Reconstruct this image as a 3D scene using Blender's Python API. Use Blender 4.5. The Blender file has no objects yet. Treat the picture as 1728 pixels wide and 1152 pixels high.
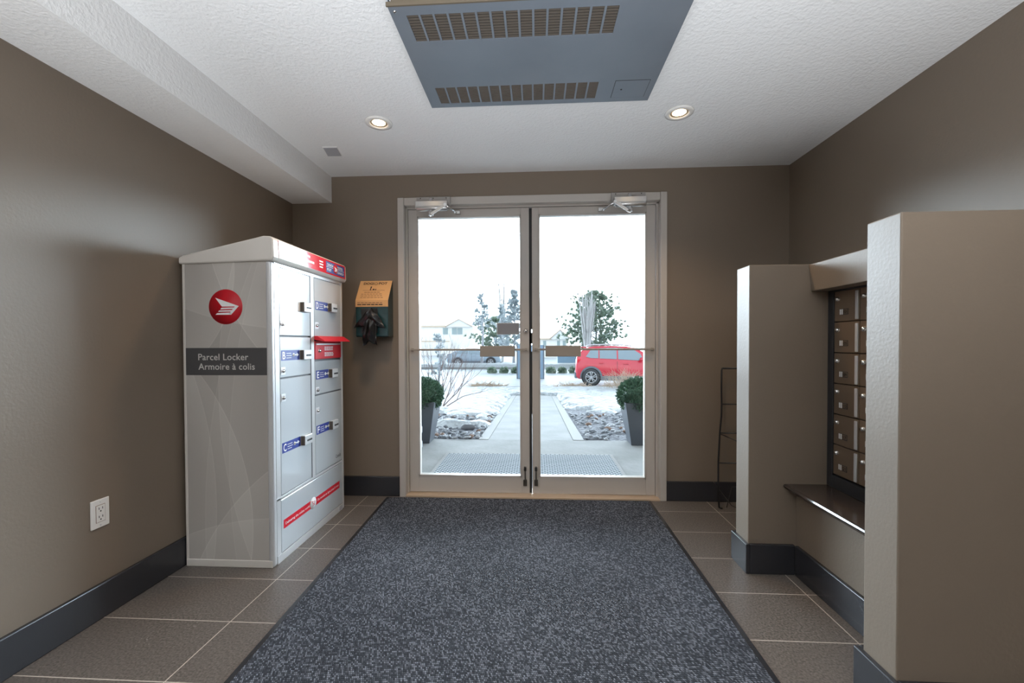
import bpy, math, random
from math import sin, cos, pi, radians, sqrt, atan2
from mathutils import Vector, Matrix
random.seed(7)
S = bpy.context.scene
COL = S.collection

# ------------------------------------------------------------ camera
HC = 1.13
yaw, pitch, roll = radians(3.236), radians(-.909), radians(-.213)
fw = Vector((-sin(yaw) * cos(pitch), cos(yaw) * cos(pitch), sin(pitch)))
r0 = Vector((cos(yaw), sin(yaw), 0)); u0 = r0.cross(fw)
rt = r0 * cos(roll) + u0 * sin(roll); up = u0 * cos(roll) - r0 * sin(roll)
cd = bpy.data.cameras.new('camera'); cam = bpy.data.objects.new('camera', cd); COL.objects.link(cam)
cam.matrix_world = Matrix(((rt.x, up.x, -fw.x, 0), (rt.y, up.y, -fw.y, 0), (rt.z, up.z, -fw.z, HC), (0, 0, 0, 1)))
cd.sensor_fit = 'HORIZONTAL'; cd.sensor_width = 36; cd.lens = 712.15 / 1728 * 36
cd.shift_y = (588.6 - 576) / 1728
cd.clip_start = .05; cd.clip_end = 400
S.camera = cam
S.view_settings.view_transform = 'Standard'; S.view_settings.look = 'None'
S.view_settings.exposure = 0.18; S.view_settings.gamma = 1

# ------------------------------------------------------------ sky: pale winter haze, brightest towards the low sun
W = bpy.data.worlds.new('winter_sky'); S.world = W; W.use_nodes = True
nt = W.node_tree; N = nt.nodes; L = nt.links
bg = N['Background']
tc = N.new('ShaderNodeTexCoord')
sx = N.new('ShaderNodeSeparateXYZ'); L.new(tc.outputs['Generated'], sx.inputs[0])
def ramp(src, f0, f1, t0, t1):
    q = N.new('ShaderNodeMapRange'); q.interpolation_type = 'SMOOTHSTEP'
    for k, v in (('From Min', f0), ('From Max', f1), ('To Min', t0), ('To Max', t1)): q.inputs[k].default_value = v
    L.new(src, q.inputs['Value']); return q.outputs['Result']
def mul(a, b, op='MULTIPLY'):
    q = N.new('ShaderNodeMath'); q.operation = op
    for i, v in enumerate((a, b)):
        if isinstance(v, (int, float)): q.inputs[i].default_value = v
        else: L.new(v, q.inputs[i])
    return q.outputs[0]
SKY_BASE, SKY_GLOW = .45, 116.0
glow = mul(mul(ramp(sx.outputs['Z'], .04, .32, 1, 0), ramp(sx.outputs['Z'], .07, .17, .06, 1)), ramp(sx.outputs['Y'], .05, .50, 0, 1))
strength = mul(mul(mul(glow, SKY_GLOW), SKY_BASE, 'ADD'), ramp(sx.outputs['Y'], -.35, .0, 1.5, 0), 'ADD')
bg.inputs['Color'].default_value = (.74, .87, 1, 1)
L.new(strength, bg.inputs['Strength'])

def lamp(name, kind, loc, energy, color, **kw):
    d = bpy.data.lights.new(name, kind); d.energy = energy; d.color = color
    for k, v in kw.items(): setattr(d, k, v)
    o = bpy.data.objects.new(name, d); o.location = loc; COL.objects.link(o); return o

# added soft fill lamp, unseen behind the camera, to brighten the ceiling
ceil_fill = lamp('added_ceiling_fill', 'AREA', (0, -1.3, .3), 122, (.92, .96, 1), shape='RECTANGLE', size=2.8, size_y=1.8)
ceil_fill.rotation_euler = (radians(180 - 24), 0, 0); ceil_fill.data.spread = radians(95)

# ------------------------------------------------------------ materials
MATS = {}
def mat(name, color, rough=.6, metal=0, bump=None, vary=None, spec=None, coat=0, emit=None):
    """bump = (scale, strength, distance), vary = (scale, second colour)"""
    m = bpy.data.materials.new(name); m.use_nodes = True
    nt = m.node_tree; n = nt.nodes; l = nt.links; b = n['Principled BSDF']
    b.inputs['Base Color'].default_value = (*color, 1); b.inputs['Roughness'].default_value = rough
    b.inputs['Metallic'].default_value = metal
    if spec is not None: b.inputs['Specular IOR Level'].default_value = spec
    if coat: b.inputs['Coat Weight'].default_value = coat; b.inputs['Coat Roughness'].default_value = .05
    if emit: b.inputs['Emission Color'].default_value = (*emit[0], 1); b.inputs['Emission Strength'].default_value = emit[1]
    t = n.new('ShaderNodeTexCoord')
    if bump:
        q = n.new('ShaderNodeTexNoise'); q.inputs['Scale'].default_value = bump[0]; q.inputs['Detail'].default_value = 3
        k = n.new('ShaderNodeBump'); k.inputs['Strength'].default_value = bump[1]; k.inputs['Distance'].default_value = bump[2]
        l.new(t.outputs['Object'], q.inputs['Vector']); l.new(q.outputs['Fac'], k.inputs['Height']); l.new(k.outputs['Normal'], b.inputs['Normal'])
    if vary:
        q = n.new('ShaderNodeTexNoise'); q.inputs['Scale'].default_value = vary[0]; q.inputs['Detail'].default_value = 5
        c = n.new('ShaderNodeMapRange'); c.inputs['From Min'].default_value = .35; c.inputs['From Max'].default_value = .65
        x = n.new('ShaderNodeMix'); x.data_type = 'RGBA'; x.inputs['A'].default_value = (*color, 1); x.inputs['B'].default_value = (*vary[1], 1)
        l.new(t.outputs['Object'], q.inputs['Vector']); l.new(q.outputs['Fac'], c.inputs['Value']); l.new(c.outputs['Result'], x.inputs['Factor'])
        l.new(x.outputs['Result'], b.inputs['Base Color'])
    MATS[name] = m; return m

WALLP = (.208, .163, .122)
mat('wall_paint', WALLP, .5, bump=(90, .2, .003), spec=.5)
mat('stucco', (.82, .81, .80), .8, bump=(75, .6, .006))
mat('ceiling_stucco', (.82, .82, .82), .8, bump=(70, .6, .006))
mat('charcoal_trim', (.030, .031, .036), .22, bump=(60, .05, .002), spec=.6)
mat('frame_paint', (.50, .46, .42), .35, bump=(25, .05, .002))
mat('bar_paint', (.33, .29, .25), .4)
mat('plate_grey', (.26, .26, .28), .35)
mat('threshold_metal', (.62, .47, .33), .4, .4)
mat('chrome', (.80, .80, .80), .15, 1)
mat('brushed_steel', (.66, .66, .67), .35, .35)
mat('closer_silver', (.58, .57, .56), .25, .8)
mat('plate_silver', (.36, .34, .32), .4, .4)
mat('dark_metal', (.03, .03, .03), .45, .3)
mat('bolt_metal', (.10, .09, .08), .4, .6)
mat('heater_grey', (.19, .215, .25), .42, .2, vary=(3, (.165, .19, .225)))
mat('heater_brown', (.12, .095, .065), .6)
mat('slot_dark', (.012, .010, .009), .8)
mat('slat_brown', (.10, .082, .066), .6)
mat('white_plastic', (.82, .80, .77), .35)
mat('grey_plate', (.42, .42, .45), .5)
mat('black_slot', (.02, .02, .02), .6)
mat('bulb', (1, .9, .75), .3, emit=((1, .74, .42), 9))
mat('lamp_baffle', (.6, .5, .4), .3, .6)
mat('locker_white', (.66, .62, .57), .35)
mat('locker_alu', (.68, .69, .70), .28, .35)
mat('locker_door', (.56, .60, .63), .16, .1, coat=.4)
mat('locker_gasket', (.10, .10, .11), .5)
mat('red', (.72, .012, .03), .3, coat=.2)
mat('logo_red', (.55, .004, .015), .5)
mat('sign_red', (.72, .02, .04), .12, coat=.6)
mat('blue', (.015, .04, .30), .3, coat=.3)
mat('white_ink', (.85, .85, .85), .45)
mat('side_ink', (.62, .60, .57), .5)
mat('banner_grey', (.075, .073, .075), .45)
mat('green_metal', (.010, .045, .050), .25, coat=.4)
mat('sign_orange', (.72, .40, .17), .5)
mat('black_ink', (.01, .01, .012), .5)
mat('brown_ink', (.20, .09, .05), .5)
mat('black_bag', (.010, .011, .013), .25, bump=(18, .4, .02), spec=.5)
mat('mail_bronze', (.26, .19, .135), .38, .55)
mat('mail_frame', (.05, .052, .058), .35, .4)
mat('counter', (.055, .042, .036), .16, bump=(80, .03, .002), spec=.6)
mat('wire_black', (.008, .008, .009), .35)
mat('concrete', (.195, .20, .195), .85, bump=(20, .3, .01), vary=(2.2, (.25, .253, .25)))
mat('concrete_edge', (.27, .27, .265), .85, bump=(20, .3, .01))
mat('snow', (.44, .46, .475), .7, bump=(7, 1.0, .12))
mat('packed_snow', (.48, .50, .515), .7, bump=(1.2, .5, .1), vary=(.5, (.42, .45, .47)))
mat('gravel', (.07, .07, .08), .9, bump=(30, 1, .05), vary=(18, (.24, .25, .28)))
mat('stone_grey', (.10, .11, .125), .75, bump=(12, .4, .02), vary=(5, (.20, .21, .23)))
mat('stone_pale', (.26, .27, .29), .75, bump=(12, .4, .02), vary=(5, (.44, .45, .47)))
mat('stone_brown', (.20, .13, .10), .8)
mat('rock_dark', (.13, .13, .14), .8, bump=(9, .6, .03))
mat('planter_grey', (.055, .062, .075), .4)
mat('leaf_green', (.035, .085, .055), .5, vary=(9, (.075, .15, .09)))
mat('bark', (.16, .11, .10), .8)
mat('glare_pale_bark', (.42, .42, .45), .8)  # bark paled to stand for glare washing out the far trunks
mat('poplar_bark', (.46, .45, .44), .8)
mat('glare_pale_needles', (.34, .40, .42), .8, vary=(2, (.60, .63, .65)))  # these and the pine needles are paled to carry distance glare
mat('pine_needles', (.17, .25, .18), .8, vary=(2, (.36, .42, .33)))
mat('dry_grass', (.50, .40, .31), .9)
mat('car_red', (.62, .025, .05), .25, coat=.7, spec=.6)
mat('car_grey', (.30, .36, .42), .3, coat=.5)
mat('car_clad', (.14, .155, .18), .6)
mat('tyre', (.05, .052, .056), .7)
mat('alloy', (.60, .60, .62), .3, .5)
mat('car_glass', (.22, .28, .32), .08, spec=.9)  # base colour lightened to stand for light reflected in the windows
mat('house_white', (.93, .90, .86), .9)  # house colours whitened in place of glare haze over the distance
mat('house_roof', (.85, .84, .84), .8)
mat('house_trim', (.70, .55, .42), .8)
mat('window_grey', (.35, .42, .42), .3)
mat('cabinet_blue', (.22, .32, .42), .5)
mat('block_grey', (.30, .31, .33), .8, bump=(20, .5, .02))
mat('exterior_wall', (.45, .42, .38), .8)

def m_glass():
    m = bpy.data.materials.new('clear_glass'); m.use_nodes = True; nt = m.node_tree; n = nt.nodes; l = nt.links
    n.remove(n['Principled BSDF']); o = n['Material Output']
    t = n.new('ShaderNodeBsdfTransparent'); t.inputs['Color'].default_value = (.97, .985, .98, 1)
    g = n.new('ShaderNodeBsdfGlossy'); g.inputs['Roughness'].default_value = .01
    f = n.new('ShaderNodeFresnel'); f.inputs['IOR'].default_value = 1.25
    x = n.new('ShaderNodeMixShader'); l.new(f.outputs[0], x.inputs[0]); l.new(t.outputs[0], x.inputs[1]); l.new(g.outputs[0], x.inputs[2])
    l.new(x.outputs[0], o.inputs['Surface']); MATS['clear_glass'] = m
m_glass()

def nodes_mat(name, rough):
    m = bpy.data.materials.new(name); m.use_nodes = True; nt = m.node_tree
    b = nt.nodes['Principled BSDF']; b.inputs['Roughness'].default_value = rough
    MATS[name] = m
    def new(t, **kw):
        q = nt.nodes.new(t)
        for k, v in kw.items(): setattr(q, k, v)
        return q
    def math_(op, a, b_=None, c=None, clamp=False):
        q = new('ShaderNodeMath', operation=op, use_clamp=clamp)
        for i, v in enumerate((a, b_, c)):
            if v is None: continue
            if isinstance(v, (int, float)): q.inputs[i].default_value = v
            else: nt.links.new(v, q.inputs[i])
        return q.outputs[0]
    def mix(f, a, b_):
        q = new('ShaderNodeMix', data_type='RGBA')
        for k, v in (('Factor', f), ('A', a), ('B', b_)):
            if isinstance(v, tuple): q.inputs[k].default_value = (*v, 1)
            elif isinstance(v, (int, float)): q.inputs[k].default_value = v
            else: nt.links.new(v, q.inputs[k])
        return q.outputs['Result']
    tcn = new('ShaderNodeTexCoord'); sp = new('ShaderNodeSeparateXYZ'); nt.links.new(tcn.outputs['Object'], sp.inputs[0])
    return m, nt, b, new, math_, mix, tcn.outputs['Object'], sp.outputs

def m_tiles():
    m, nt, b, new, M, mix, co, xyz = nodes_mat('floor_tile', .42)
    # 61 x 30.5 cm porcelain tiles on a straight grid
    u = M('DIVIDE', M('ADD', xyz[0], 1.242 + 6.11), .611); v = M('DIVIDE', M('ADD', xyz[1], 6.1 - 2.849 + 3.05), .305)
    fu = M('FRACT', u); fv = M('FRACT', v)
    du = M('MULTIPLY', M('MINIMUM', fu, M('SUBTRACT', 1, fu)), .611); dv = M('MULTIPLY', M('MINIMUM', fv, M('SUBTRACT', 1, fv)), .305)
    g = M('LESS_THAN', M('MINIMUM', du, dv), .0019)
    n1 = new('ShaderNodeTexNoise'); n1.inputs['Scale'].default_value = 130; n1.inputs['Detail'].default_value = 4; nt.links.new(co, n1.inputs['Vector'])
    n2 = new('ShaderNodeTexNoise'); n2.inputs['Scale'].default_value = 9; n2.inputs['Detail'].default_value = 6; nt.links.new(co, n2.inputs['Vector'])
    wn = new('ShaderNodeTexWhiteNoise', noise_dimensions='2D'); cb = new('ShaderNodeCombineXYZ')
    nt.links.new(M('FLOOR', u), cb.inputs[0]); nt.links.new(M('FLOOR', v), cb.inputs[1]); nt.links.new(cb.outputs[0], wn.inputs['Vector'])
    c = mix(M('MULTIPLY', M('SUBTRACT', n1.outputs['Fac'], .35), 3, clamp=True), (.085, .072, .062), (.20, .172, .150))
    c = mix(M('MULTIPLY', wn.outputs['Value'], .25), c, (.11, .095, .085))
    # small scuffs and salt marks
    c = mix(M('MULTIPLY', M('GREATER_THAN', M('MULTIPLY', n2.outputs['Fac'], n1.outputs['Fac']), .43), .55), c, (.42, .40, .38))
    c = mix(g, c, (.60, .53, .46))
    nt.links.new(c, b.inputs['Base Color'])
    bp = new('ShaderNodeBump'); bp.inputs['Strength'].default_value = .25; bp.inputs['Distance'].default_value = .003
    nt.links.new(n1.outputs['Fac'], bp.inputs['Height']); nt.links.new(bp.outputs[0], b.inputs['Normal'])
m_tiles()

def m_mat(name, dark, light, pitch, rough=.95):
    # woven rib carpet: every loop its own shade of charcoal, grey or white
    m, nt, b, new, M, mix, co, xyz = nodes_mat(name, rough)
    u = M('DIVIDE', M('ADD', xyz[0], M('MULTIPLY', xyz[1], .38)), pitch * .72); v = M('DIVIDE', M('SUBTRACT', xyz[1], M('MULTIPLY', xyz[0], .12)), pitch)
    cb = new('ShaderNodeCombineXYZ'); nt.links.new(M('FLOOR', u), cb.inputs[0]); nt.links.new(M('FLOOR', v), cb.inputs[1])
    wn = new('ShaderNodeTexWhiteNoise', noise_dimensions='2D'); nt.links.new(cb.outputs[0], wn.inputs['Vector'])
    h = M('MULTIPLY', M('SINE', M('MULTIPLY', M('FRACT', u), pi)), M('SINE', M('MULTIPLY', M('FRACT', v), pi)))
    n2 = new('ShaderNodeTexNoise'); n2.inputs['Scale'].default_value = 2.2; n2.inputs['Detail'].default_value = 4; nt.links.new(co, n2.inputs['Vector'])
    f = M('MULTIPLY', M('ADD', M('MULTIPLY', M('POWER', wn.outputs['Value'], 2.5), .85), .12), M('ADD', M('MULTIPLY', h, 1.1), .25))
    f = M('MULTIPLY', f, M('ADD', .45, M('MULTIPLY', n2.outputs['Fac'], 1.1)), clamp=True)
    nt.links.new(mix(f, dark, light), b.inputs['Base Color'])
    b.inputs['Specular IOR Level'].default_value = .15
    bp = new('ShaderNodeBump'); bp.inputs['Strength'].default_value = .7; bp.inputs['Distance'].default_value = .005
    nt.links.new(h, bp.inputs['Height']); nt.links.new(bp.outputs[0], b.inputs['Normal'])
m_mat('mat_carpet', (.016, .019, .026), (.29, .31, .36), .0085)

def m_outmat():
    m, nt, b, new, M, mix, co, xyz = nodes_mat('ribbed_rubber', 1.0)
    a = M('SINE', M('MULTIPLY', M('ADD', xyz[0], xyz[1]), 2 * pi / .045)); c2 = M('SINE', M('MULTIPLY', M('SUBTRACT', xyz[1], xyz[0]), 2 * pi / .045))
    f = M('MAXIMUM', a, c2); b.inputs['Specular IOR Level'].default_value = .05
    nt.links.new(mix(M('GREATER_THAN', f, .35), (.05, .06, .075), (.40, .43, .45)), b.inputs['Base Color'])
m_outmat()

def m_side():
    # silver-grey printed side panel: overlapping pale arcs, printed on the sheet
    m, nt, b, new, M, mix, co, xyz = nodes_mat('locker_side_print', .38)
    base = (.41, .38, .35); lite = (.68, .65, .60)
    f = None
    for cx, cz, r, fill, line in ((-.9, .2, 1.25, .18, .5), (1.2, -.5, 1.25, .15, .5), (1.35, 1.9, 1.25, .15, .55), (-.35, 1.5, .62, .22, .4), (2.6, .9, 2.42, .10, .35), (-1.9, .3, 2.06, .10, .35), (.5, -1.1, 1.35, .12, .35), (.6, 2.9, 1.7, .15, .35), (3.6, .2, 3.5, .0, .3), (3.6, .5, 3.37, .0, .25)):
        d = M('SUBTRACT', M('SQRT', M('ADD', M('POWER', M('ABSOLUTE', M('SUBTRACT', xyz[0], cx)), 2), M('POWER', M('ABSOLUTE', M('SUBTRACT', xyz[2], cz)), 2))), r)
        t = M('ADD', M('MULTIPLY', M('LESS_THAN', d, 0), M('MULTIPLY', M('ADD', 1, M('MULTIPLY', d, 5), clamp=True), fill + .12)), M('MULTIPLY', M('LESS_THAN', M('ABSOLUTE', d), .0022), line * .6))
        f = t if f is None else M('ADD', f, t)
    nt.links.new(mix(M('MULTIPLY', f, .8, clamp=True), base, lite), b.inputs['Base Color'])
m_side()

# ------------------------------------------------------------ mesh builder
class MB:
    def __init__(s): s.v = []; s.f = []; s.sm = []
    def add(s, vs, fs, smooth=False):
        k = len(s.v); s.v += [Vector(p) for p in vs]; s.f += [tuple(i + k for i in f) for f in fs]; s.sm += [smooth] * len(fs); return s
    def box(s, x0, x1, y0, y1, z0, z1):
        vs = [(x, y, z) for z in (z0, z1) for y in (y0, y1) for x in (x0, x1)]
        return s.add(vs, [(0, 2, 3, 1), (4, 5, 7, 6), (0, 1, 5, 4), (2, 6, 7, 3), (0, 4, 6, 2), (1, 3, 7, 5)])
    def prism(s, pts, o, u, v, w, smooth=False):
        """polygon pts (a,b) at o + a*u + b*v, extruded by vector w"""
        o, u, v, w = map(Vector, (o, u, v, w)); n = len(pts)
        A = [o + u * a + v * b for a, b in pts]; B = [p + w for p in A]
        fs = [tuple(range(n))[::-1], tuple(range(n, 2 * n))] + [(i, (i + 1) % n, (i + 1) % n + n, i + n) for i in range(n)]
        return s.add(A + B, fs, smooth)
    def tube(s, pts, r, n=8, cap=True):
        pts = [Vector(p) for p in pts]; rs = r if isinstance(r, (list, tuple)) else [r] * len(pts); vs = []; fs = []
        for i, p in enumerate(pts):
            t = (pts[min(i + 1, len(pts) - 1)] - pts[max(i - 1, 0)])
            if t.length < 1e-9: t = Vector((0, 0, 1))
            t.normalize(); a = t.orthogonal().normalized() if i == 0 else (a - t * a.dot(t)).normalized(); b = t.cross(a)
            vs += [p + (a * cos(2 * pi * k / n) + b * sin(2 * pi * k / n)) * rs[i] for k in range(n)]
        for i in range(len(pts) - 1):
            fs += [(i * n + k, i * n + (k + 1) % n, (i + 1) * n + (k + 1) % n, (i + 1) * n + k) for k in range(n)]
        s.add(vs, fs, True)
        if cap: 
            k = len(s.v) - len(vs); s.f += [tuple(k + i for i in range(n))[::-1], tuple(len(s.v) - n + i for i in range(n))]; s.sm += [False, False]
        return s
    def lathe(s, prof, o, axis, n=32):
        """prof = [(r, h)] turned round axis from o"""
        o = Vector(o); ax = Vector(axis).normalized(); a = ax.orthogonal().normalized(); b = ax.cross(a); vs = []; fs = []
        for r, h in prof: vs += [o + ax * h + (a * cos(2 * pi * k / n) + b * sin(2 * pi * k / n)) * r for k in range(n)]
        for i in range(len(prof) - 1): fs += [(i * n + k, i * n + (k + 1) % n, (i + 1) * n + (k + 1) % n, (i + 1) * n + k) for k in range(n)]
        return s.add(vs, fs, True)
    def disc(s, o, axis, r, h, n=32):
        return s.lathe([(0.0001, 0), (r, 0), (r, h), (0.0001, h)], o, axis, n)
    def sphere(s, c, r, n=16, m=10, sc=(1, 1, 1)):
        vs = [Vector(c) + Vector((r * sc[0] * sin(pi * j / m) * cos(2 * pi * i / n), r * sc[1] * sin(pi * j / m) * sin(2 * pi * i / n), r * sc[2] * cos(pi * j / m))) for j in range(m + 1) for i in range(n)]
        return s.add(vs, [(j * n + i, (j + 1) * n + i, (j + 1) * n + (i + 1) % n, j * n + (i + 1) % n) for j in range(m) for i in range(n)], True)

def root_loc(p):
    while p and p.parent: p = p.parent
    return p.location.copy() if p else Vector((0, 0, 0))
def finish(name, vs, fs, sm, m, parent=None, loc=None, bevel=0, seg=2):
    me = bpy.data.meshes.new(name); off = root_loc(parent) if parent else Vector(loc or (0, 0, 0))
    me.from_pydata([v - off for v in vs], [], fs); me.validate(); 
    if len(me.polygons) == len(sm): me.polygons.foreach_set('use_smooth', sm)
    me.materials.append(MATS[m] if isinstance(m, str) else m)
    import bmesh
    b = bmesh.new(); b.from_mesh(me); bmesh.ops.recalc_face_normals(b, faces=b.faces); b.to_mesh(me); b.free()
    o = bpy.data.objects.new(name, me); COL.objects.link(o)
    if parent: o.parent = parent
    else: o.location = off
    if bevel:
        q = o.modifiers.new('bevel', 'BEVEL'); q.width = bevel; q.segments = seg; q.limit_method = 'ANGLE'; q.angle_limit = radians(40)
    return o
def obj(name, mb, m, parent=None, loc=None, bevel=0, seg=2, label=None):
    o = finish(name, mb.v, mb.f, mb.sm, m, parent, loc, bevel, seg)
    if label: o['label'] = label
    return o
def thing(name, label, cat, loc, group=None):
    o = bpy.data.objects.new(name, None); o.empty_display_size = .1; COL.objects.link(o); o.location = loc
    o['label'] = label; o['category'] = cat
    if group: o['group'] = group
    return o
def tag(o, label, cat, group=None, kind=None):
    o['label'] = label; o['category'] = cat
    if group: o['group'] = group
    if kind: o['kind'] = kind
    return o
def struct(name, mb, m, bevel=0, label=None):
    o = obj(name, mb, m, bevel=bevel); o['kind'] = 'structure'
    if label: o['label'] = label
    return o
def dup(src, loc, rz=0, sc=1, label=None):
    c = src.copy(); COL.objects.link(c); c.location = loc; c.rotation_euler = (0, 0, rz); c.scale = (sc, sc, sc) if isinstance(sc, (int, float)) else sc
    for ch in src.children:
        d = ch.copy(); COL.objects.link(d); d.parent = c
        for g in ch.children:
            e = g.copy(); COL.objects.link(e); e.parent = d
    if label: c['label'] = label
    return c
_font = {}
def text_geo(s, o, u, v, w=None, h=None, depth=.0012, bold=0, space=1.0, align='L'):
    """letters of s laid on the plane o,u,v; w/h = overall width/height of the line"""
    cu = bpy.data.curves.new('lettering', 'FONT'); cu.body = s; cu.extrude = .0; cu.offset = bold; cu.space_character = space; cu.resolution_u = 3
    t = bpy.data.objects.new('lettering', cu); me = bpy.data.meshes.new_from_object(t)
    P = [p.co.copy() for p in me.vertices]; F = [tuple(p.vertices) for p in me.polygons]
    bpy.data.objects.remove(t); bpy.data.curves.remove(cu); bpy.data.meshes.remove(me)
    x0 = min(p.x for p in P); x1 = max(p.x for p in P); y0 = min(p.y for p in P); y1 = max(p.y for p in P)
    sx = w / (x1 - x0) if w else None; sy = h / (y1 - y0) if h else None
    if sx is None: sx = sy
    if sy is None: sy = sx
    o, u, v = Vector(o), Vector(u).normalized(), Vector(v).normalized(); n = u.cross(v)
    dx = (x1 - x0) * sx * (.5 if align == 'C' else 0)
    Q = [o + u * ((p.x - x0) * sx - dx) + v * (p.y * sy) + n * depth for p in P]
    mb = MB(); mb.add(Q, F); return mb
def rough_lines(mb, o, u, v, w, rows, pitch, th, depth=.001, seed=1, words=5):
    """rows of tiny print too small to read, as short strokes"""
    R = random.Random(seed); o, u, v = Vector(o), Vector(u).normalized(), Vector(v).normalized(); n = u.cross(v)
    for r in range(rows):
        x = 0
        for k in range(words):
            ww = w / words * R.uniform(.6, .92)
            if x + ww > w * 1.02: break
            mb.prism([(x, 0), (x + ww, 0), (x + ww, th), (x, th)], o - v * (pitch * r), u, v, n * depth); x += ww + w * .03
    return mb

# ============================================================ THE SETTING
YF = 3.05; XL = -1.80; XR = 1.76; ZC = 2.352; YB = -3.2
struct('floor', MB().box(-3.2, 3.0, YB, YF + .02, -.1, 0), 'floor_tile')
struct('ceiling', MB().box(-3.2, 3.0, YB, YF + .2, ZC, ZC + .15), 'ceiling_stucco')
struct('wall_left', MB().box(XL - .15, XL, YB, YF + .2, 0, ZC), 'wall_paint')
struct('wall_right', MB().box(XR, XR + .15, YB, YF + .2, 0, ZC), 'wall_paint')
struct('wall_rear', MB().box(XL, XR, YB - .15, YB, 0, ZC), 'wall_paint')
DX0, DX1, DZ = -.985, .905, 2.165
w = MB().box(XL, DX0, YF, YF + .2, 0, ZC).box(DX1, XR, YF, YF + .2, 0, ZC).box(DX0, DX1, YF, YF + .2, DZ, ZC)
struct('wall_front', w, 'wall_paint')
# boxed beam running along the left wall
struct('trim_1', MB().box(XL, -1.50, YB, YF, 2.162, ZC), 'stucco', label='white stuccoed boxed beam along the top of the left wall')
# baseboards
def base(name, *bx):
    mb = MB()
    for b in bx: mb.box(*b)
    return struct(name, mb, 'charcoal_trim', bevel=.004)
base('baseboard_left', (XL, XL + .018, YB, YF, 0, .145))
base('baseboard_front', (XL + .018, -1.003, YF - .018, YF, 0, .145)); base('baseboard_front_right', (.922, XR, YF - .018, YF, 0, .14))
# mailbox alcove: two painted piers, header, low wall
struct('wall_far_pier', MB().box(1.035, XR, 2.112, 2.24, 0, 1.50), 'wall_paint', bevel=.004)
struct('wall_near_pier', MB().box(1.055, XR, 1.286, 1.413, 0, 1.503), 'wall_paint', bevel=.004)
hd = MB().prism([(1.322, 1.369), (XR, 1.369), (XR, 1.497), (1.311, 1.497)], (0, 1.413, 0), (1, 0, 0), (0, 0, 1), (0, .699, 0))
struct('wall_header', hd, 'wall_paint', bevel=.003)
struct('wall_alcove', MB().box(1.262, XR, 1.413, 2.112, 0, .395), 'wall_paint')
base('baseboard_far_pier', (1.017, 1.035, 2.094, 2.255, 0, .145), (1.035, 1.247, 2.094, 2.112, 0, .145), (1.035, XR, 2.24, 2.255, 0, .145))
base('baseboard_alcove', (1.244, 1.262, 1.431, 2.094, 0, .145))
base('baseboard_near_pier', (1.037, 1.055, 1.268, 1.431, 0, .135), (1.055, 1.262, 1.413, 1.431, 0, .135), (1.055, XR, 1.268, 1.286, 0, .135))

# door frame
f = MB().box(-1.001, -.955, 3.035, 3.20, 0, 2.182).box(.877, .922, 3.035, 3.20, 0, 2.182).box(-.955, .877, 3.035, 3.20, 2.128, 2.182)
f.box(-.962, -.945, 3.085, 3.16, 0, 2.135).box(.862, .878, 3.085, 3.16, 0, 2.135).box(-.962, .878, 3.085, 3.16, 2.115, 2.135)
f.box(-1.0, -.955, 3.025, 3.035, 0, 2.18).box(.877, .921, 3.025, 3.035, 0, 2.18)
struct('trim_2', f, 'frame_paint', bevel=.003, label='grey painted metal frame round the double doors')
struct('trim_3', MB().box(-.955, .877, 3.03, 3.22, -.02, .012), 'threshold_metal', bevel=.003, label='tan metal threshold under the double doors')

def leaf(n, x0, x1, g0, g1, hinge_left):
    y0, y1 = 3.10, 3.145; zb, zt = .016, 2.113
    fr = MB().box(x0, g0, y0, y1, zb, zt).box(g1, x1, y0, y1, zb, zt).box(g0, g1, y0, y1, 2.062, zt).box(g0, g1, y0, y1, zb, .134)
    D = struct('door_%d' % n, fr, 'frame_paint', bevel=.002, label='%s glazed metal door leaf of the entrance' % ('left' if n == 1 else 'right'))
    b = MB().box(g0, g0 + .010, y0 - .003, y1, .134, 2.062).box(g1 - .010, g1, y0 - .003, y1, .134, 2.062).box(g0, g1, y0 - .003, y1, 2.052, 2.062).box(g0, g1, y0 - .003, y1, .134, .144)
    obj('glazing_bead', b, 'frame_paint', D)
    obj('glass_pane', MB().box(g0 + .008, g1 - .008, 3.118, 3.124, .142, 2.054), 'clear_glass', D)
    # push bar
    pb = MB()
    if hinge_left: a, c = -.922, -.063
    else: a, c = -.010, .842
    pb.box(a, c, 3.052, 3.070, 1.070, 1.084)
    pb.box(a, a + .014, 3.066, y0, 1.066, 1.088).box(c - .014, c, 3.066, y0, 1.066, 1.088)
    P = obj('push_bar', pb, 'bar_paint', D, bevel=.002)
    pad = (-.405, -.152) if hinge_left else (.069, .322)
    obj('push_plate', MB().box(pad[0], pad[1], 3.040, 3.053, 1.026, 1.105), 'bar_paint', P, bevel=.003)
    cx = -.081 if hinge_left else -.001
    fb = MB().box(cx - .013, cx + .013, 3.090, y0, .072, .118).box(cx - .005, cx + .005, 3.088, y0, .11, .20)
    F = obj('flush_bolt', fb, 'bolt_metal', D, bevel=.002)
    obj('bolt_knob', MB().box(cx - .009, cx + .009, 3.074, 3.10, .186, .215), 'black_slot', F, bevel=.004)
    return D
d1 = leaf(1, -.944, -.048, -.876, -.107, True)
d2 = leaf(2, -.027, .860, .022, .796, False)
k = MB().lathe([(.0001, -.014), (.008, -.014), (.010, -.011), (.0175, -.008), (.0175, 0), (.0001, 0)], (-.072, 3.10, 1.213), (0, 1, 0), 24)
K = obj('lock_cylinder', k, 'chrome', d1); obj('keyway', MB().box(-.0735, -.0705, 3.083, 3.087, 1.206, 1.220), 'black_slot', K)
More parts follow.
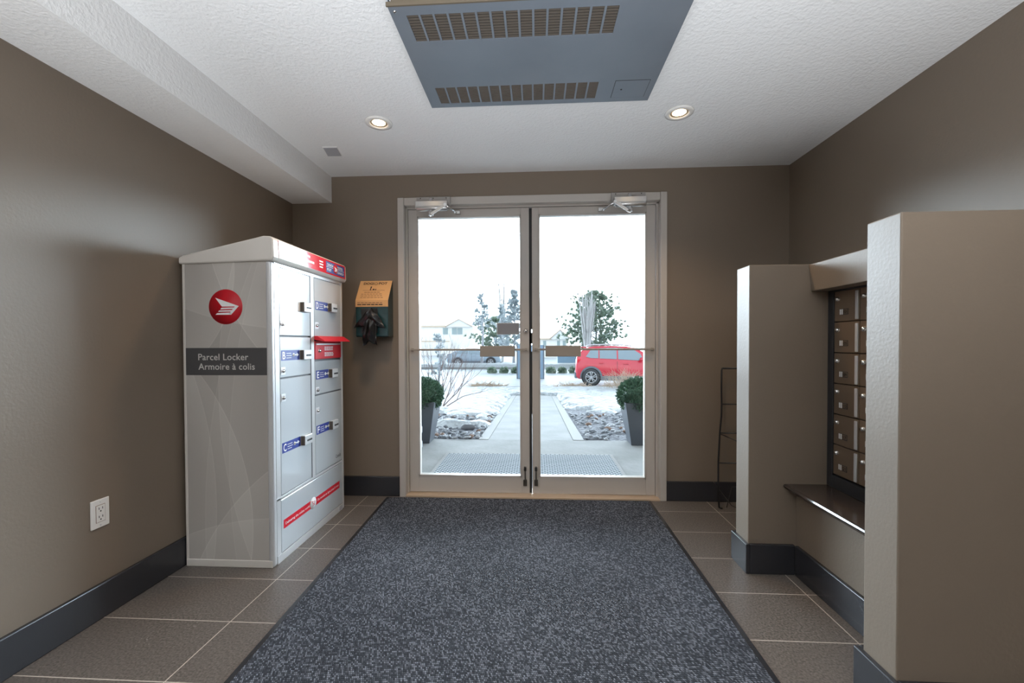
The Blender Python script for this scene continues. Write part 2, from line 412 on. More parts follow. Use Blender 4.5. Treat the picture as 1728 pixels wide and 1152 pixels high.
obj('meeting_seal', MB().box(-.049, -.030, 3.108, 3.140, .016, .60).box(-.049, -.0275, 3.108, 3.140, .60, 1.06).box(-.049, -.0262, 3.108, 3.140, 1.12, 1.20).box(-.049, -.0262, 3.108, 3.140, 1.225, 2.11).box(-.049, -.034, 3.108, 3.140, 1.06, 1.225), 'black_slot', d1)
pl = MB().box(-.285, -.125, 3.112, 3.1165, 1.190, 1.270); obj('notice_plate', pl, 'plate_grey', d1, bevel=.001)
obj('notice_border', MB().box(-.288, -.122, 3.1165, 3.118, 1.187, 1.273), 'white_plastic', d1)

# ============================================================ OUTDOOR GROUND
def gz(y): return -.02 if y < 4.96 else max(-.02 - .052 * (y - 4.96), -.75)
struct('terrace_slab', MB().box(-5, 5, YF + .2, 4.96, -.2, -.02).box(DX0, DX1, YF + .02, YF + .2, -.2, -.021), 'concrete')
def strip(x0, x1, ys, dz):
    mb = MB(); vs = []; fs = []
    for y in ys: vs += [(x0, y, gz(y) + dz), (x1, y, gz(y) + dz), (x1, y, gz(y) - .3), (x0, y, gz(y) - .3)]
    for i in range(len(ys) - 1):
        a = 4 * i; fs += [(a, a + 1, a + 5, a + 4), (a, a + 4, a + 7, a + 3), (a + 1, a + 2, a + 6, a + 5)]
    fs += [(0, 3, 2, 1)]; return mb.add(vs, fs)
struct('garden_path', strip(-.56, .43, [4.96, 7, 9, 11, 13.2], .0), 'concrete')
struct('trim_4', strip(-.68, -.565, [4.96, 7, 9, 11, 13.2], .004), 'concrete_edge', label='pale concrete edging along the left of the garden path')
struct('trim_5', strip(.435, .56, [4.96, 7, 9, 11, 13.2], .004), 'concrete_edge', label='pale concrete edging along the right of the garden path')
from mathutils import noise as NZ
def snow_z(x, y):
    n = NZ.noise(Vector((x * .9, y * .9, 3))) ; n2 = NZ.noise(Vector((x * 3.2, y * 3.2, 7))); n3 = NZ.noise(Vector((x * 7, y * 7, 1)))
    edge = 7.1 + .9 * n + .5 * n2 + (.9 if x > 0 else 0)
    m = (y - edge) / .5
    if x < 0:                                     # tongue of snow lying across the left stones
        p = 1 - sqrt(((x + 1.08) / .50) ** 2 + ((y - 6.15) / .27) ** 2) + .35 * n2
        m = max(m, p * 2)
    dx = max(-.70 - x, x - .58) + .12 * n2 + .08 * n3
    m = min(m, dx / .18) if y < 12.2 + .6 * n2 else m
    m = max(-1, min(1, m))
    return gz(y) + m * (.055 + .05 * max(0, n)) + .03 * n2 * max(m, 0) + .015 * n3 * max(m, 0) - (.02 if m < 0 else 0)
vs = []; fs = []; xs = [-7 + .08 * i for i in range(176)]; ys = [4.98 + .08 * i for i in range(138)]
for y in ys:
    for x in xs: vs.append((x, y, snow_z(x, y)))
nx = len(xs)
for j in range(len(ys) - 1):
    for i in range(nx - 1): fs.append((j * nx + i, j * nx + i + 1, (j + 1) * nx + i + 1, (j + 1) * nx + i))
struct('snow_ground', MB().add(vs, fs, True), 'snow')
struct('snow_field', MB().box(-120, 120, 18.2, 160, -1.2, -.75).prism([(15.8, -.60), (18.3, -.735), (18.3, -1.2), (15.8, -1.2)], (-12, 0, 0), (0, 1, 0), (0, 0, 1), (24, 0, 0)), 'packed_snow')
struct('kerb', MB().box(-14, -.9, 29.4, 29.7, -.75, -.62), 'concrete')
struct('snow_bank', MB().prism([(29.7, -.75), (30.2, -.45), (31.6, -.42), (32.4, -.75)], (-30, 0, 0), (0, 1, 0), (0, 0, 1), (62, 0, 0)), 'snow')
gv = strip(-5, -.68, [4.96, 6, 7, 8.05], -.012); gv2 = strip(.56, 5, [4.96, 6, 7, 8.6], -.012); gv.add(gv2.v, gv2.f)
tag(obj('gravel', gv, 'gravel'), 'dark gravel filling the beds on both sides of the path', 'gravel', kind='stuff')
# outer face of the building beside the doors
struct('wall_exterior', MB().box(-5, XL - .15, YF, YF + .2, -.2, 3.2).box(XR + .15, 5, YF, YF + .2, -.2, 3.2).box(XL - .15, XR + .15, YF + .1, YF + .2, ZC + .15, 3.2), 'exterior_wall')

# ============================================================ INDOOR THINGS
# entrance mat
mm = thing('floor_mat', 'large charcoal speckled entrance mat in front of the double doors', 'mat', (-.13, 1.8, 0))
def quadbox(mb, A, B, C, D, z0, z1):
    return mb.prism([A, B, C, D], (0, 0, z0), (1, 0, 0), (0, 1, 0), (0, 0, z1 - z0))
obj('rubber_border', quadbox(MB(), (-1.008, .4), (.800, .4), (.808, 3.018), (-1.090, 3.005), .001, .006), 'charcoal_trim', mm, bevel=.002)
obj('carpet_pile', quadbox(MB(), (-.985, .42), (.778, .42), (.786, 3.0), (-1.068, 2.988), .004, .0105), 'mat_carpet', mm, bevel=.003)

# ---- ceiling heater
T = thing('ceiling_heater', 'large grey metal heater unit with two slotted grilles on the ceiling', 'heater', (0, 1.75, ZC))
x0, x1, y0, y1, z0 = -.505, .535, 1.437, 2.064, 2.282
obj('housing', MB().box(x0 + .01, x1 - .01, y0 + .002, y1 - .01, z0 + .004, ZC), 'heater_brown', T, bevel=.003)
# bottom panel cut for the two grilles
def grille_cells(gx0, gx1, n, fill): 
    p = (gx1 - gx0) / n; return [(gx0 + p * i, gx0 + p * i + p * fill) for i in range(n)]
G = []
for (gx0, gx1, gy0, gy1) in ((-.452, .298, 1.480, 1.612), (-.452, .290, 1.904, 2.032)): G.append((gx0, gx1, gy0, gy1))
pn = MB(); ycur = y0
for gx0, gx1, gy0, gy1 in G:
    pn.box(x0, x1, ycur, gy0, z0 - .002, z0 + .002); ycur = gy1
    cells = grille_cells(gx0, gx1, 15, .84); xx = x0
    for a, b in cells: pn.box(xx, a, gy0, gy1, z0 - .002, z0 + .002); xx = b
    pn.box(xx, x1, gy0, gy1, z0 - .002, z0 + .002)
pn.box(x0, x1, ycur, y1, z0 - .002, z0 + .002)
pn.box(x0, x0 + .003, y0, y1, z0, z0 + .03).box(x1 - .003, x1, y0, y1, z0, z0 + .03).box(x0, x1, y1 - .003, y1, z0, z0 + .03)
obj('bottom_panel', pn, 'heater_grey', T)
for gi, (gx0, gx1, gy0, gy1) in enumerate(G):
    g = MB(); nrow = 10 if gi == 0 else 14; p = (gy1 - gy0) / nrow
    for i in range(nrow):
        a = gy0 + p * i + p * .45; g.box(gx0, gx1, a, min(gy1, a + p * .52), z0 + .0005, z0 + .0035)
    q = obj('grille', g, 'slat_brown', T)
    obj('grille_backing', MB().box(gx0 - .004, gx1 + .004, gy0 - .003, gy1 + .003, z0 + .0036, z0 + .006), 'slot_dark', q)
ap = MB(); a0, a1, b0, b1 = .356, .505, 1.902, 2.028
A = obj('access_panel', MB().box(a0, a1, b0, b1, z0 - .0035, z0 - .002), 'heater_grey', T)
obj('panel_gap', MB().box(a0 - .002, a1 + .002, b0 - .002, b1 + .002, z0 - .0026, z0 - .002), 'slot_dark', A)
obj('latch_hole', MB().disc((a0 + .035, 1.965, z0 - .0048), (0, 0, 1), .004, .001, 12), 'slot_dark', A)
obj('screw', MB().lathe([(.0001, -.004), (.004, -.003), (.006, 0)], (-.487, 1.462, z0 - .002), (0, 0, 1), 12), 'chrome', T)
obj('hood_lip', MB().box(x0 - .004, x1 + .004, y0 - .006, y0 + .001, z0 - .004, z0 + .010), 'heater_brown', T, bevel=.001)

# ---- recessed downlights
def downlight(x, y, label, e=1):
    t = thing('recessed_downlight', label, 'ceiling light', (x, y, ZC), 'recessed ceiling downlights')
    obj('trim_ring', MB().lathe([(.046, -.003), (.050, -.008), (.072, -.006), (.074, 0), (.046, 0)], (x, y, ZC), (0, 0, 1), 40), 'white_plastic', t)
    obj('baffle', MB().lathe([(.046, -.003), (.040, -.001), (.036, -.0005)], (x, y, ZC), (0, 0, 1), 32), 'lamp_baffle', t)
    obj('bulb', MB().lathe([(.0001, -.006), (.018, -.005), (.032, -.001), (.036, 0)], (x, y, ZC), (0, 0, 1), 32), 'bulb', t)
    l = lamp('bulb_light', 'SPOT', (x, y, ZC - .02), 26 * e, (1, .72, .45), spot_size=radians(120), spot_blend=.8, shadow_soft_size=.04)
    l.parent = t; l.location = (0, 0, -.02)
downlight(-.868, 2.32, 'lit recessed downlight left of the ceiling heater')
downlight(.768, 2.32, 'lit recessed downlight right of the ceiling heater')
# flat plate near the beam
T = thing('ceiling_plate', 'small grey rectangular cover plate on the ceiling beside the beam', 'plate', (-1.29, 2.645, ZC))
obj('plate', MB().prism([(-1.323, 2.585), (-1.238, 2.588), (-1.262, 2.703), (-1.350, 2.699)], (0, 0, ZC - .006), (1, 0, 0), (0, 1, 0), (0, 0, .006)), 'grey_plate', T, bevel=.001)
obj('plate_rim', MB().prism([(-1.326, 2.581), (-1.234, 2.584), (-1.258, 2.707), (-1.354, 2.703)], (0, 0, ZC - .003), (1, 0, 0), (0, 1, 0), (0, 0, .003)), 'white_plastic', T)

# ---- wall outlet
T = thing('wall_outlet', 'white double power outlet low on the left wall', 'outlet', (XL, 1.63, .43))
obj('cover_plate', MB().box(XL, XL + .006, 1.594, 1.667, .374, .490), 'white_plastic', T, bevel=.002)
I = obj('receptacle', MB().box(XL + .006, XL + .008, 1.613, 1.648, .398, .466), 'white_plastic', T, bevel=.001)
obj('receptacle_gap', MB().box(XL + .006, XL + .0065, 1.6115, 1.6495, .3965, .4675), 'brown_ink', I)
for zc in (.449, .415):
    s_ = MB().box(XL + .0075, XL + .0084, 1.622, 1.6245, zc, zc + .009).box(XL + .0075, XL + .0084, 1.636, 1.6385, zc, zc + .009).disc((XL + .0075, 1.630, zc - .007), (1, 0, 0), .003, .0009, 10)
    obj('socket_holes', s_, 'black_slot', I)
for zc in (.480, .384): obj('screw', MB().disc((XL + .006, 1.630, zc), (1, 0, 0), .003, .0012, 12), 'brushed_steel', T)

# ---- door closers
def closer(label, m, bx0, bx1, piv, bend, elb, foot, end):
    t = thing('door_closer', label, 'door closer', ((bx0 + bx1) / 2, 3.025, 2.1), 'door closers over the entrance doors')
    px0, px1 = (bx0 - .003, bx1 + .012) if m > 0 else (bx0 - .012, bx1 + .003)
    P = obj('mounting_plate', MB().box(px0, px1, 3.012, 3.025, 2.095, 2.176), 'plate_silver', t, bevel=.001)
    for k in (.12, .5, .88): obj('screw', MB().disc((px0 + (px1 - px0) * k, 3.012, 2.166), (0, -1, 0), .004, .002, 10), 'bolt_metal', P)
    obj('body', MB().box(bx0, bx1, 2.965, 3.012, 2.080, 2.134).tube([(bx0 + .006, 2.984, 2.088), (bx1 - .002, 2.984, 2.088)], .021, 20), 'closer_silver', t, bevel=.004)
    pv = MB().tube([(piv[0], 2.988, 2.155), (piv[0], 2.988, 2.040)], .013, 16).tube([(piv[0], 2.988, 2.06), (piv[0], 2.988, 2.035)], .018, 16)
    obj('spindle', pv, 'brushed_steel', t)
    def bar(A, B, wd, th):
        A, B = Vector(A), Vector(B); d = (B - A).normalized(); s = Vector((0, 0, 1)); sd_ = d.cross(s).normalized(); s2 = sd_.cross(d)
        return MB().prism([(0, -wd), ((B - A).length, -wd), ((B - A).length, wd), (0, wd)], A - sd_ * th / 2, d, s2, sd_ * th)
    a1 = bar((piv[0], 2.975, 2.036), bend, .010, .008); b_ = bar(bend, elb, .010, .007); a1.add(b_.v, b_.f)
    obj('main_arm', a1, 'closer_silver', t, bevel=.001)
    obj('elbow_joint', MB().tube([(elb[0], elb[1] - .008, elb[2]), (elb[0], elb[1] + .02, elb[2])], .011, 14), 'chrome', t)
    obj('forearm', MB().tube([elb, foot], [.006, .0045], 10), 'chrome', t)
    obj('foot_bracket', MB().box(min(foot[0], end[0]) - .012, max(foot[0], end[0]) + .012, 3.06, 3.10, 2.070, 2.090).tube([foot, (foot[0], 3.07, foot[2] + .01)], .007, 10), 'closer_silver', t, bevel=.002)
closer('silver door closer above the left door leaf', 1, -.853, -.622, (-.745, 2.97, 2.079), (-.731, 2.935, 2.029), (-.630, 2.935, 2.092), (-.579, 2.99, 2.066), (-.562, 3.06, 2.081))
closer('silver door closer above the right door leaf', -1, .545, .765, (.655, 2.97, 2.073), (.630, 2.935, 2.027), (.543, 2.935, 2.087), (.480, 2.99, 2.060), (.462, 3.06, 2.077))

# ---- dog bag dispenser
T = thing('bag_dispenser', 'dark green wall dispenser for dog waste bags with an orange sign', 'dispenser', (-1.163, YF, 1.17))
DXa, DXb = -1.278, -1.046
prof = [(3.05, 1.172), (2.945, 1.172), (2.94, 1.18), (2.94, 1.43), (3.035, 1.582), (3.05, 1.582)]
obj('housing', MB().prism(prof, (DXa, 0, 0), (0, 1, 0), (0, 0, 1), (DXb - DXa, 0, 0)), 'green_metal', T, bevel=.003)
obj('inner_recess', MB().box(DXa + .04, DXb - .075, 2.937, 2.940, 1.20, 1.375), 'dark_metal', T)
up_s = Vector((0, .095, .152)).normalized(); nrm = Vector((1, 0, 0)).cross(up_s)
so = Vector((DXa - .002, 2.94, 1.43)) + nrm * .0005
sg = MB().prism([(0, 0), (DXb - DXa + .004, 0), (DXb - DXa + .004, .178), (0, .178)], so, (1, 0, 0), up_s, nrm * .002)
sg.box(DXa - .002, DXb + .002 - .0, 2.9375, 2.9398, 1.386, 1.432)
SG = obj('sign_face', sg, 'sign_orange', T)
so = so + nrm * .002; U = Vector((1, 0, 0))
obj('lettering', text_geo('DOGI', so + U * .030 + up_s * .142, U, up_s, .075, .022, .001, .02), 'black_ink', SG)
obj('lettering', text_geo('POT', so + U * .142 + up_s * .142, U, up_s, .062, .022, .001, .02), 'black_ink', SG)
ic = MB()
def poly(mb, pts, sc, ox, oy): mb.prism([(a * sc, b * sc) for a, b in pts], so + U * ox + up_s * oy, U, up_s, nrm * .001)
ic.tube([so + U * (.122 + .012 * cos(a)) + up_s * (.150 + .010 * sin(a)) + nrm * .001 for a in [i * pi / 8 for i in range(17)]], .0012, 5)
poly(ic, [(0, 0), (10, 0), (8, 12), (12, 30), (6, 34), (2, 30), (3, 12)], .001, .085, .092)
poly(ic, [(0, 0), (5, 2), (9, 0), (13, 0), (15, 9), (9, 13), (5, 10), (2, 12)], .001, .105, .092)
poly(ic, [(0, 0), (8, 0), (9, 10), (4, 12)], .001, .123, .092)
obj('dog_pictogram', ic, 'black_ink', SG)
ln = MB(); poly(ln, [(0, 0), (160, 0), (160, 1.4), (0, 1.4)], .001, .035, .089)
rough_lines(ln, so + U * .05 + up_s * .070, U, up_s, .13, 1, .01, .004, seed=3)
rough_lines(ln, so + U * .03 + up_s * .054, U, up_s, .17, 3, .016, .0035, seed=4, words=7)
rough_lines(ln, Vector((DXa + .012, 2.9375, 1.412)), U, (0, 0, 1), .20, 1, .01, .004, seed=5, words=8)
obj('small_print', ln, 'brown_ink', SG)
obj('lettering', rough_lines(MB(), Vector((DXa + .012, 2.9375, 1.398)), U, (0, 0, 1), .20, 1, .01, .006, seed=6, words=6), 'black_ink', SG)
# the plastic bag pulled from it
bag = MB(); 
def crumple(mb, c, w_, h_, ph, n=18, m=14, top=.25, y=.012, flare=1.0):
    vs = []; fs = []
    for s_ in (-1, 1):
        for j in range(m + 1):
            v = j / m
            ww = w_ * (top + (1 - top) * (v ** .7)) * flare
            for i in range(n + 1):
                u = i / n * 2 - 1
                d = y * (1 - u * u) * (.5 + .8 * sin(pi * min(1, v * 1.1))) * s_ + .005 * sin(5 * u + 3 * v + ph) + .003 * sin(9 * v - 4 * u + ph)
                vs.append((c[0] + u * ww / 2 + .004 * sin(4 * v + ph), c[1] + d, c[2] - v * h_ - .03 * (u * u) * flare + .006 * sin(6 * u + ph)))
    q = (n + 1) * (m + 1)
    for s_ in (0, 1):
        for j in range(m):
            for i in range(n): a = s_ * q + j * (n + 1) + i; fs.append((a, a + 1, a + n + 2, a + n + 1))
    for j in range(m):
        for i in (0, n): a = j * (n + 1) + i; fs.append((a, a + n + 1, q + a + n + 1, q + a))
    for i in range(n): a = m * (n + 1) + i; fs.append((a, a + 1, q + a + 1, q + a))
    mb.add(vs, fs, True)
crumple(bag, (-1.165, 2.915, 1.372), .225, .115, 1.0, top=.22, y=.016)
crumple(bag, (-1.163, 2.905, 1.300), .105, .165, 2.2, top=.75, y=.016)
tag(obj('plastic_bag', bag, 'black_bag', loc=(-1.165, 2.92, 1.25)), 'crumpled black plastic bag hanging out of the green wall dispenser', 'bag')

# ---- mailbox cabinet
T = thing('mailbox_cabinet', 'bronze metal mailbox cabinet with locks in the alcove', 'mailboxes', (1.58, 1.76, .437))
XM = 1.405
fr = MB().box(XM - .004, XM + .02, 2.076, 2.112, .437, 1.369).box(XM - .004, XM + .02, 1.413, 1.438, .437, 1.369).box(XM - .004, XM + .02, 1.438, 2.076, .437, .497).box(XM - .004, XM + .02, 1.438, 2.076, 1.361, 1.369)
obj('frame', fr, 'mail_frame', T, bevel=.002)
obj('cabinet_body', MB().box(XM + .02, XR, 1.413, 2.112, .437, 1.369), 'dark_metal', T)
ynum = ['101', '105', '109', '113', '117', '121']
pitch_y = .158; dh = (1.360 - .500) / 6
for c in range(4):
    for r in range(6):
        ya = 2.073 - pitch_y * c; yb = ya - .153; za = 1.360 - dh * (r + 1) + .004; zb = 1.360 - dh * r
        D = obj('mailbox_door', MB().box(XM, XM + .016, yb, ya, za, zb), 'mail_bronze', T, bevel=.002)
        obj('lock', MB().lathe([(.0001, -.012), (.007, -.012), (.010, -.007), (.012, 0)], (XM, ya - .024, zb - .036), (1, 0, 0), 16), 'chrome', D)
        obj('pull_strip', MB().box(XM - .006, XM, yb + .003, yb + .018, za + .005, zb - .008), 'brushed_steel', D, bevel=.002)
        pz = za + .030
        obj('number_plate', MB().box(XM - .0015, XM, ya - .088, ya - .036, pz, pz + .026), 'mail_frame', D)
        obj('name_card', MB().box(XM - .0022, XM - .0015, ya - .046, ya - .037, pz + .001, pz + .025).box(XM - .0022, XM - .0015, ya - .057, ya - .049, pz + .001, pz + .025), 'white_plastic', D)
        if c == 0:
            obj('lettering', text_geo(ynum[r], (XM - .0016, ya - .060, pz + .006), (0, -1, 0), (0, 0, 1), .024, .014, .0008, .02), 'black_ink', D)
            obj('number_ground', MB().box(XM - .0017, XM - .0014, ya - .087, ya - .058, pz + .003, pz + .024), 'mail_bronze', D)
# worktop of the alcove, moulded front edge
prof = [(1.262, .397), (1.235, .397), (1.225, .402), (1.221, .409), (1.211, .413), (1.203, .420), (1.199, .428), (1.202, .435), (1.210, .437), (XM + .1, .437), (XM + .1, .397)]
tag(obj('countertop', MB().prism(prof, (0, 1.413, 0), (1, 0, 0), (0, 0, 1), (0, .699, 0)), 'counter', loc=(1.3, 1.76, .4)), 'dark brown countertop ledge with moulded edge below the mailboxes', 'countertop')

# ---- wire rack in the far right corner
T = thing('wire_rack', 'black thin wire folding rack in the corner behind the pier', 'rack', (1.45, 2.93, 0))
L_ = [(1.285, 2.99, .945), (1.279, 2.985, .93), (1.276, 2.98, .80), (1.274, 2.97, .70), (1.268, 2.96, .62), (1.253, 2.95, .50), (1.236, 2.93, .305), (1.226, 2.905, .10), (1.230, 2.90, .012), (1.25, 2.90, .006)]
Rr = [(2.92 - x, y, z) for x, y, z in L_]
obj('frame', MB().tube(L_ + [], .006, 8).tube(Rr, .006, 8).tube([L_[0], Rr[0]], .006, 8), 'wire_black', T)
for z, x, y in ((.70, 1.274, 2.97), (.505, 1.253, 2.95), (.305, 1.236, 2.93)):
    obj('rung', MB().tube([(x, y, z), (2.92 - x, y, z)], .0048, 8), 'wire_black', T)
br = MB().tube([(1.253, 2.95, .50), (1.34, 2.86, .465), (1.58, 2.86, .465), (1.667, 2.95, .50)], .003, 8)
obj('shelf_wire', br, 'wire_black', T)
obj('cross_brace', MB().tube([(1.215, 2.96, .165), (1.29, 2.85, .045), (1.40, 2.76, .012)], .0025, 6).tube([(1.27, 2.88, .02), (1.33, 2.94, .14), (1.50, 2.96, .14)], .0025, 6), 'wire_black', T)

# ---- parcel locker
LX0, LX1, LY0, LY1 = -1.775, -1.315, 2.035, 2.812
T = thing('parcel_locker', 'tall white and grey parcel locker with lettered doors against the left wall', 'parcel locker', (LX0, LY0, 0))
obj('carcass', MB().box(LX0, LX1 - .016, LY0 + .004, LY1, .02, 1.54), 'locker_white', T)
sidep = obj('side_panel', MB().box(LX0 + .008, LX1 - .024, LY0, LY0 + .005, .036, 1.535), 'locker_side_print', T)
obj('base_strip', MB().box(LX0, LX1 - .008, LY0 - .006, LY1, 0, .036), 'locker_white', T, bevel=.003)
# rounded corner posts
def post(y0, y1, z0, z1): return MB().box(LX1 - .030, LX1, y0, y1, z0, z1)
obj('corner_post', post(LY0 - .004, LY0 + .03, .0, 1.54), 'locker_alu', T, bevel=.012, seg=4)
obj('corner_post', post(LY1 - .026, LY1, .0, 1.54), 'locker_alu', T, bevel=.008, seg=3)
obj('rear_post', MB().box(LX0 - .002, LX0 + .010, LY0 - .003, LY0 + .01, 0, 1.54), 'locker_white', T, bevel=.002)
# sloping cap
cp = [(LX0 - .012, 1.528), (LX1 + .012, 1.540), (LX1 + .022, 1.558), (LX1 + .018, 1.648), (LX1 + .006, 1.660), (LX1 - .03, 1.662), (LX0 + .01, 1.572), (LX0 - .012, 1.560)]
CP = obj('roof_cap', MB().prism(cp, (0, LY0 - .014, 0), (1, 0, 0), (0, 0, 1), (0, LY1 - LY0 + .03, 0)), 'locker_white', T, bevel=.010, seg=4)
FX = LX1 + .0205
Fu, Fv = Vector((0, 1, 0)), Vector((0, 0, 1))
sgb = MB().prism([(1.560, LX1 + .0222), (1.560, LX1 + .0240), (1.648, LX1 + .0205), (1.648, LX1 + .0187)], (0, LY0 + .032, 0), (0, 0, 1), (1, 0, 0), (0, LY1 - LY0 - .036, 0))
HS = obj('header_sign', sgb, 'sign_red', T)
def onf(y, z, d=0): return Vector((LX1 + .0240 - (z - 1.56) * .04 + d, LY0 + y, z))
fvn = Vector((-.04, 0, 1)).normalized()
obj('lettering', text_geo('1', onf(.062, 1.577), Fu, fvn, .026, .058, .0008, .01), 'white_ink', HS)
q = rough_lines(MB(), onf(.20, 1.618), Fu, fvn, .17, 1, .01, .012, .0008, 3, 2); rough_lines(q, onf(.20, 1.590), Fu, fvn, .20, 1, .01, .012, .0008, 5, 2)
rough_lines(q, onf(.432, 1.618), Fu, fvn, .05, 3, .017, .008, .0008, 6, 1); obj('small_print', q, 'white_ink', HS)
obj('blue_panel', MB().prism([(.512, 1.570), (.755, 1.570), (.755, 1.638), (.512, 1.638)], onf(0, 0) - Vector((0, 0, 0)) , Fu, Vector((-.04, 0, 1)), (.0009, 0, 0)), 'blue', HS)
for s_, y_, z_, w_ in (('CANADA', .522, 1.611, .082), ('POST', .522, 1.580, .055), ('POSTES', .650, 1.611, .082), ('CANADA', .654, 1.580, .092)):
    obj('lettering', text_geo(s_, onf(y_, z_, .001), Fu, fvn, w_, .017, .0008, .02), 'white_ink', HS)
q = MB().prism([(.514, 1.6035), (.610, 1.6035), (.610, 1.606), (.514, 1.606)], onf(0, 0, .001), Fu, Vector((-.04, 0, 1)), (.0006, 0, 0)).prism([(.652, 1.6035), (.752, 1.6035), (.752, 1.606), (.652, 1.606)], onf(0, 0, .001), Fu, Vector((-.04, 0, 1)), (.0006, 0, 0))
obj('rule_line', q, 'white_ink', HS)
obj('emblem_disc', MB().disc(onf(.632, 1.604, .0008), (1, 0, 0), .030, .0012, 28), 'red', HS)
WING = [[(228, 223), (492, 315), (450, 319), (302, 320)], [(448, 319), (492, 315), (405, 408), (386, 392), (425, 346)], [(298, 333), (448, 329), (428, 345), (283, 350)], [(272, 362), (420, 357), (398, 374), (258, 376)], [(248, 390), (396, 384), (405, 408), (228, 408)]]
def wings(o, u, v, sc, d):
    mb = MB(); n = u.cross(v)
    for P_ in WING: mb.prism([((a - 343) * sc, (322 - b) * sc) for a, b in P_], o, u, v, n * d)
    return mb
obj('emblem_wing', wings(onf(.632, 1.604, .0020), Fu, Vector((0, 0, 1)), .000155, .0006), 'white_ink', HS)
# front frame
ff = MB(); XF = LX1 - .004
zt = 1.532
ff.box(XF - .012, XF, LY0 + .03, LY1 - .026, 1.522, 1.54)
ff.box(XF - .012, XF, LY0 + .03, LY1 - .026, .322, .336).box(XF - .012, XF + .003, LY0 + .03, LY1 - .026, .0, .040)
ff.box(XF - .012, XF, LY0 + .03, LY0 + .064, .03, .33).box(XF - .012, XF, LY0 + .754, LY1 - .026, .03, .33)
ff.box(XF - .012, XF + .001, LY0 + .375, LY0 + .408, .336, 1.522)
ff.box(XF - .012, XF + .001, LY0 + .03, LY0 + .066, .336, 1.522).box(XF - .012, XF, LY0 + .752, LY1 - .026, .336, 1.522)
obj('front_frame', ff, 'locker_alu', T, bevel=.003)
obj('door_gasket', MB().box(XF - .014, XF - .008, LY0 + .04, LY1 - .03, .03, 1.53).box(XF - .002, XF + .0015, LY0 + .366, LY0 + .374, .34, 1.52), 'locker_gasket', T)
LCOL = (.068, .364); RCOL = (.412, .748)
doors = [('A', LCOL, 1.170, 1.520), ('B', LCOL, .950, 1.163), ('C', LCOL, .340, .943), ('D', RCOL, 1.170, 1.520), ('E', RCOL, .820, 1.020), ('F', RCOL, .340, .812)]
lz = {'A': 1.335, 'B': 1.066, 'C': .583, 'D': 1.357, 'E': .938, 'F': .605}
kz = {'A': 1.228, 'B': .985, 'C': .845, 'D': 1.235, 'E': .845, 'F': .722}
def key_icon(mb, o):
    mb.disc(o + Vector((0, 0, 0)), (1, 0, 0), .010, .0006, 16)
    mb.prism([(0, -.003), (.030, -.003), (.030, -.010), (.050, 0), (.030, .010), (.030, .003), (0, .003)], o, Fu, Fv, (.0006, 0, 0))
for n_, (a, b), z0_, z1_ in doors:
    D = obj('locker_door', MB().box(XF - .008, XF + .002, LY0 + a, LY0 + b, z0_, z1_), 'locker_door', T, bevel=.003); D['label'] = 'compartment door ' + n_
    zc = lz[n_]; xs_ = XF + .002; s0 = LY0 + a + .010; s1 = LY0 + a + (.180 if a < .2 else .162)
    if n_ == 'A': 
        obj('blank_sticker', MB().box(xs_, xs_ + .0006, s0, s1 + .01, zc - .028, zc + .028), 'white_ink', D)
    else:
        obj('label_sticker', MB().box(xs_, xs_ + .0008, s0, s1, zc - .028, zc + .026), 'blue', D)
        obj('lettering', text_geo(n_, (xs_ + .0008, s0 + .010, zc - .020), Fu, Fv, .026, .040, .0006, .02), 'white_ink', D)
        q = rough_lines(MB(), Vector((xs_ + .0008, s0 + .046, zc + .008)), Fu, Fv, .052, 3, .012, .003, .0006, ord(n_), 4); obj('small_print', q, 'white_ink', D)
        q = MB(); key_icon(q, Vector((xs_ + .0009, s0 + .112, zc))); obj('key_pictogram', q, 'white_ink', D)
    h0 = s1 + .010 if n_ != 'A' else s1 + .018; h1 = h0 + .078
    H = obj('handle', MB().box(xs_, xs_ + .022, h0, h1, zc - .030, zc + .026), 'locker_alu', D, bevel=.004)
    obj('handle_side', MB().box(xs_, xs_ + .021, h0 - .003, h0 + .004, zc - .028, zc + .024), 'slat_brown', D)
    obj('key_slot', MB().box(xs_ + .022, xs_ + .0235, h0 + .022, h1 - .006, zc - .010, zc + .000), 'black_slot', D)
    obj('hinge_plate', MB().box(xs_, xs_ + .002, s0 - .006, s0 + .034, kz[n_] - .020, kz[n_] + .020), 'locker_alu', D, bevel=.001)
    obj('lock', MB().lathe([(.0001, .010), (.008, .010), (.010, .006), (.011, .0)], (xs_, s0 + .012, kz[n_]), (1, 0, 0), 18), 'chrome', D)
    if n_ in 'F': obj('lettering', text_geo('Canada', (xs_, LY0 + .66, .372), Fu, Fv, .070, .022, .0006, .005), 'black_ink', D)
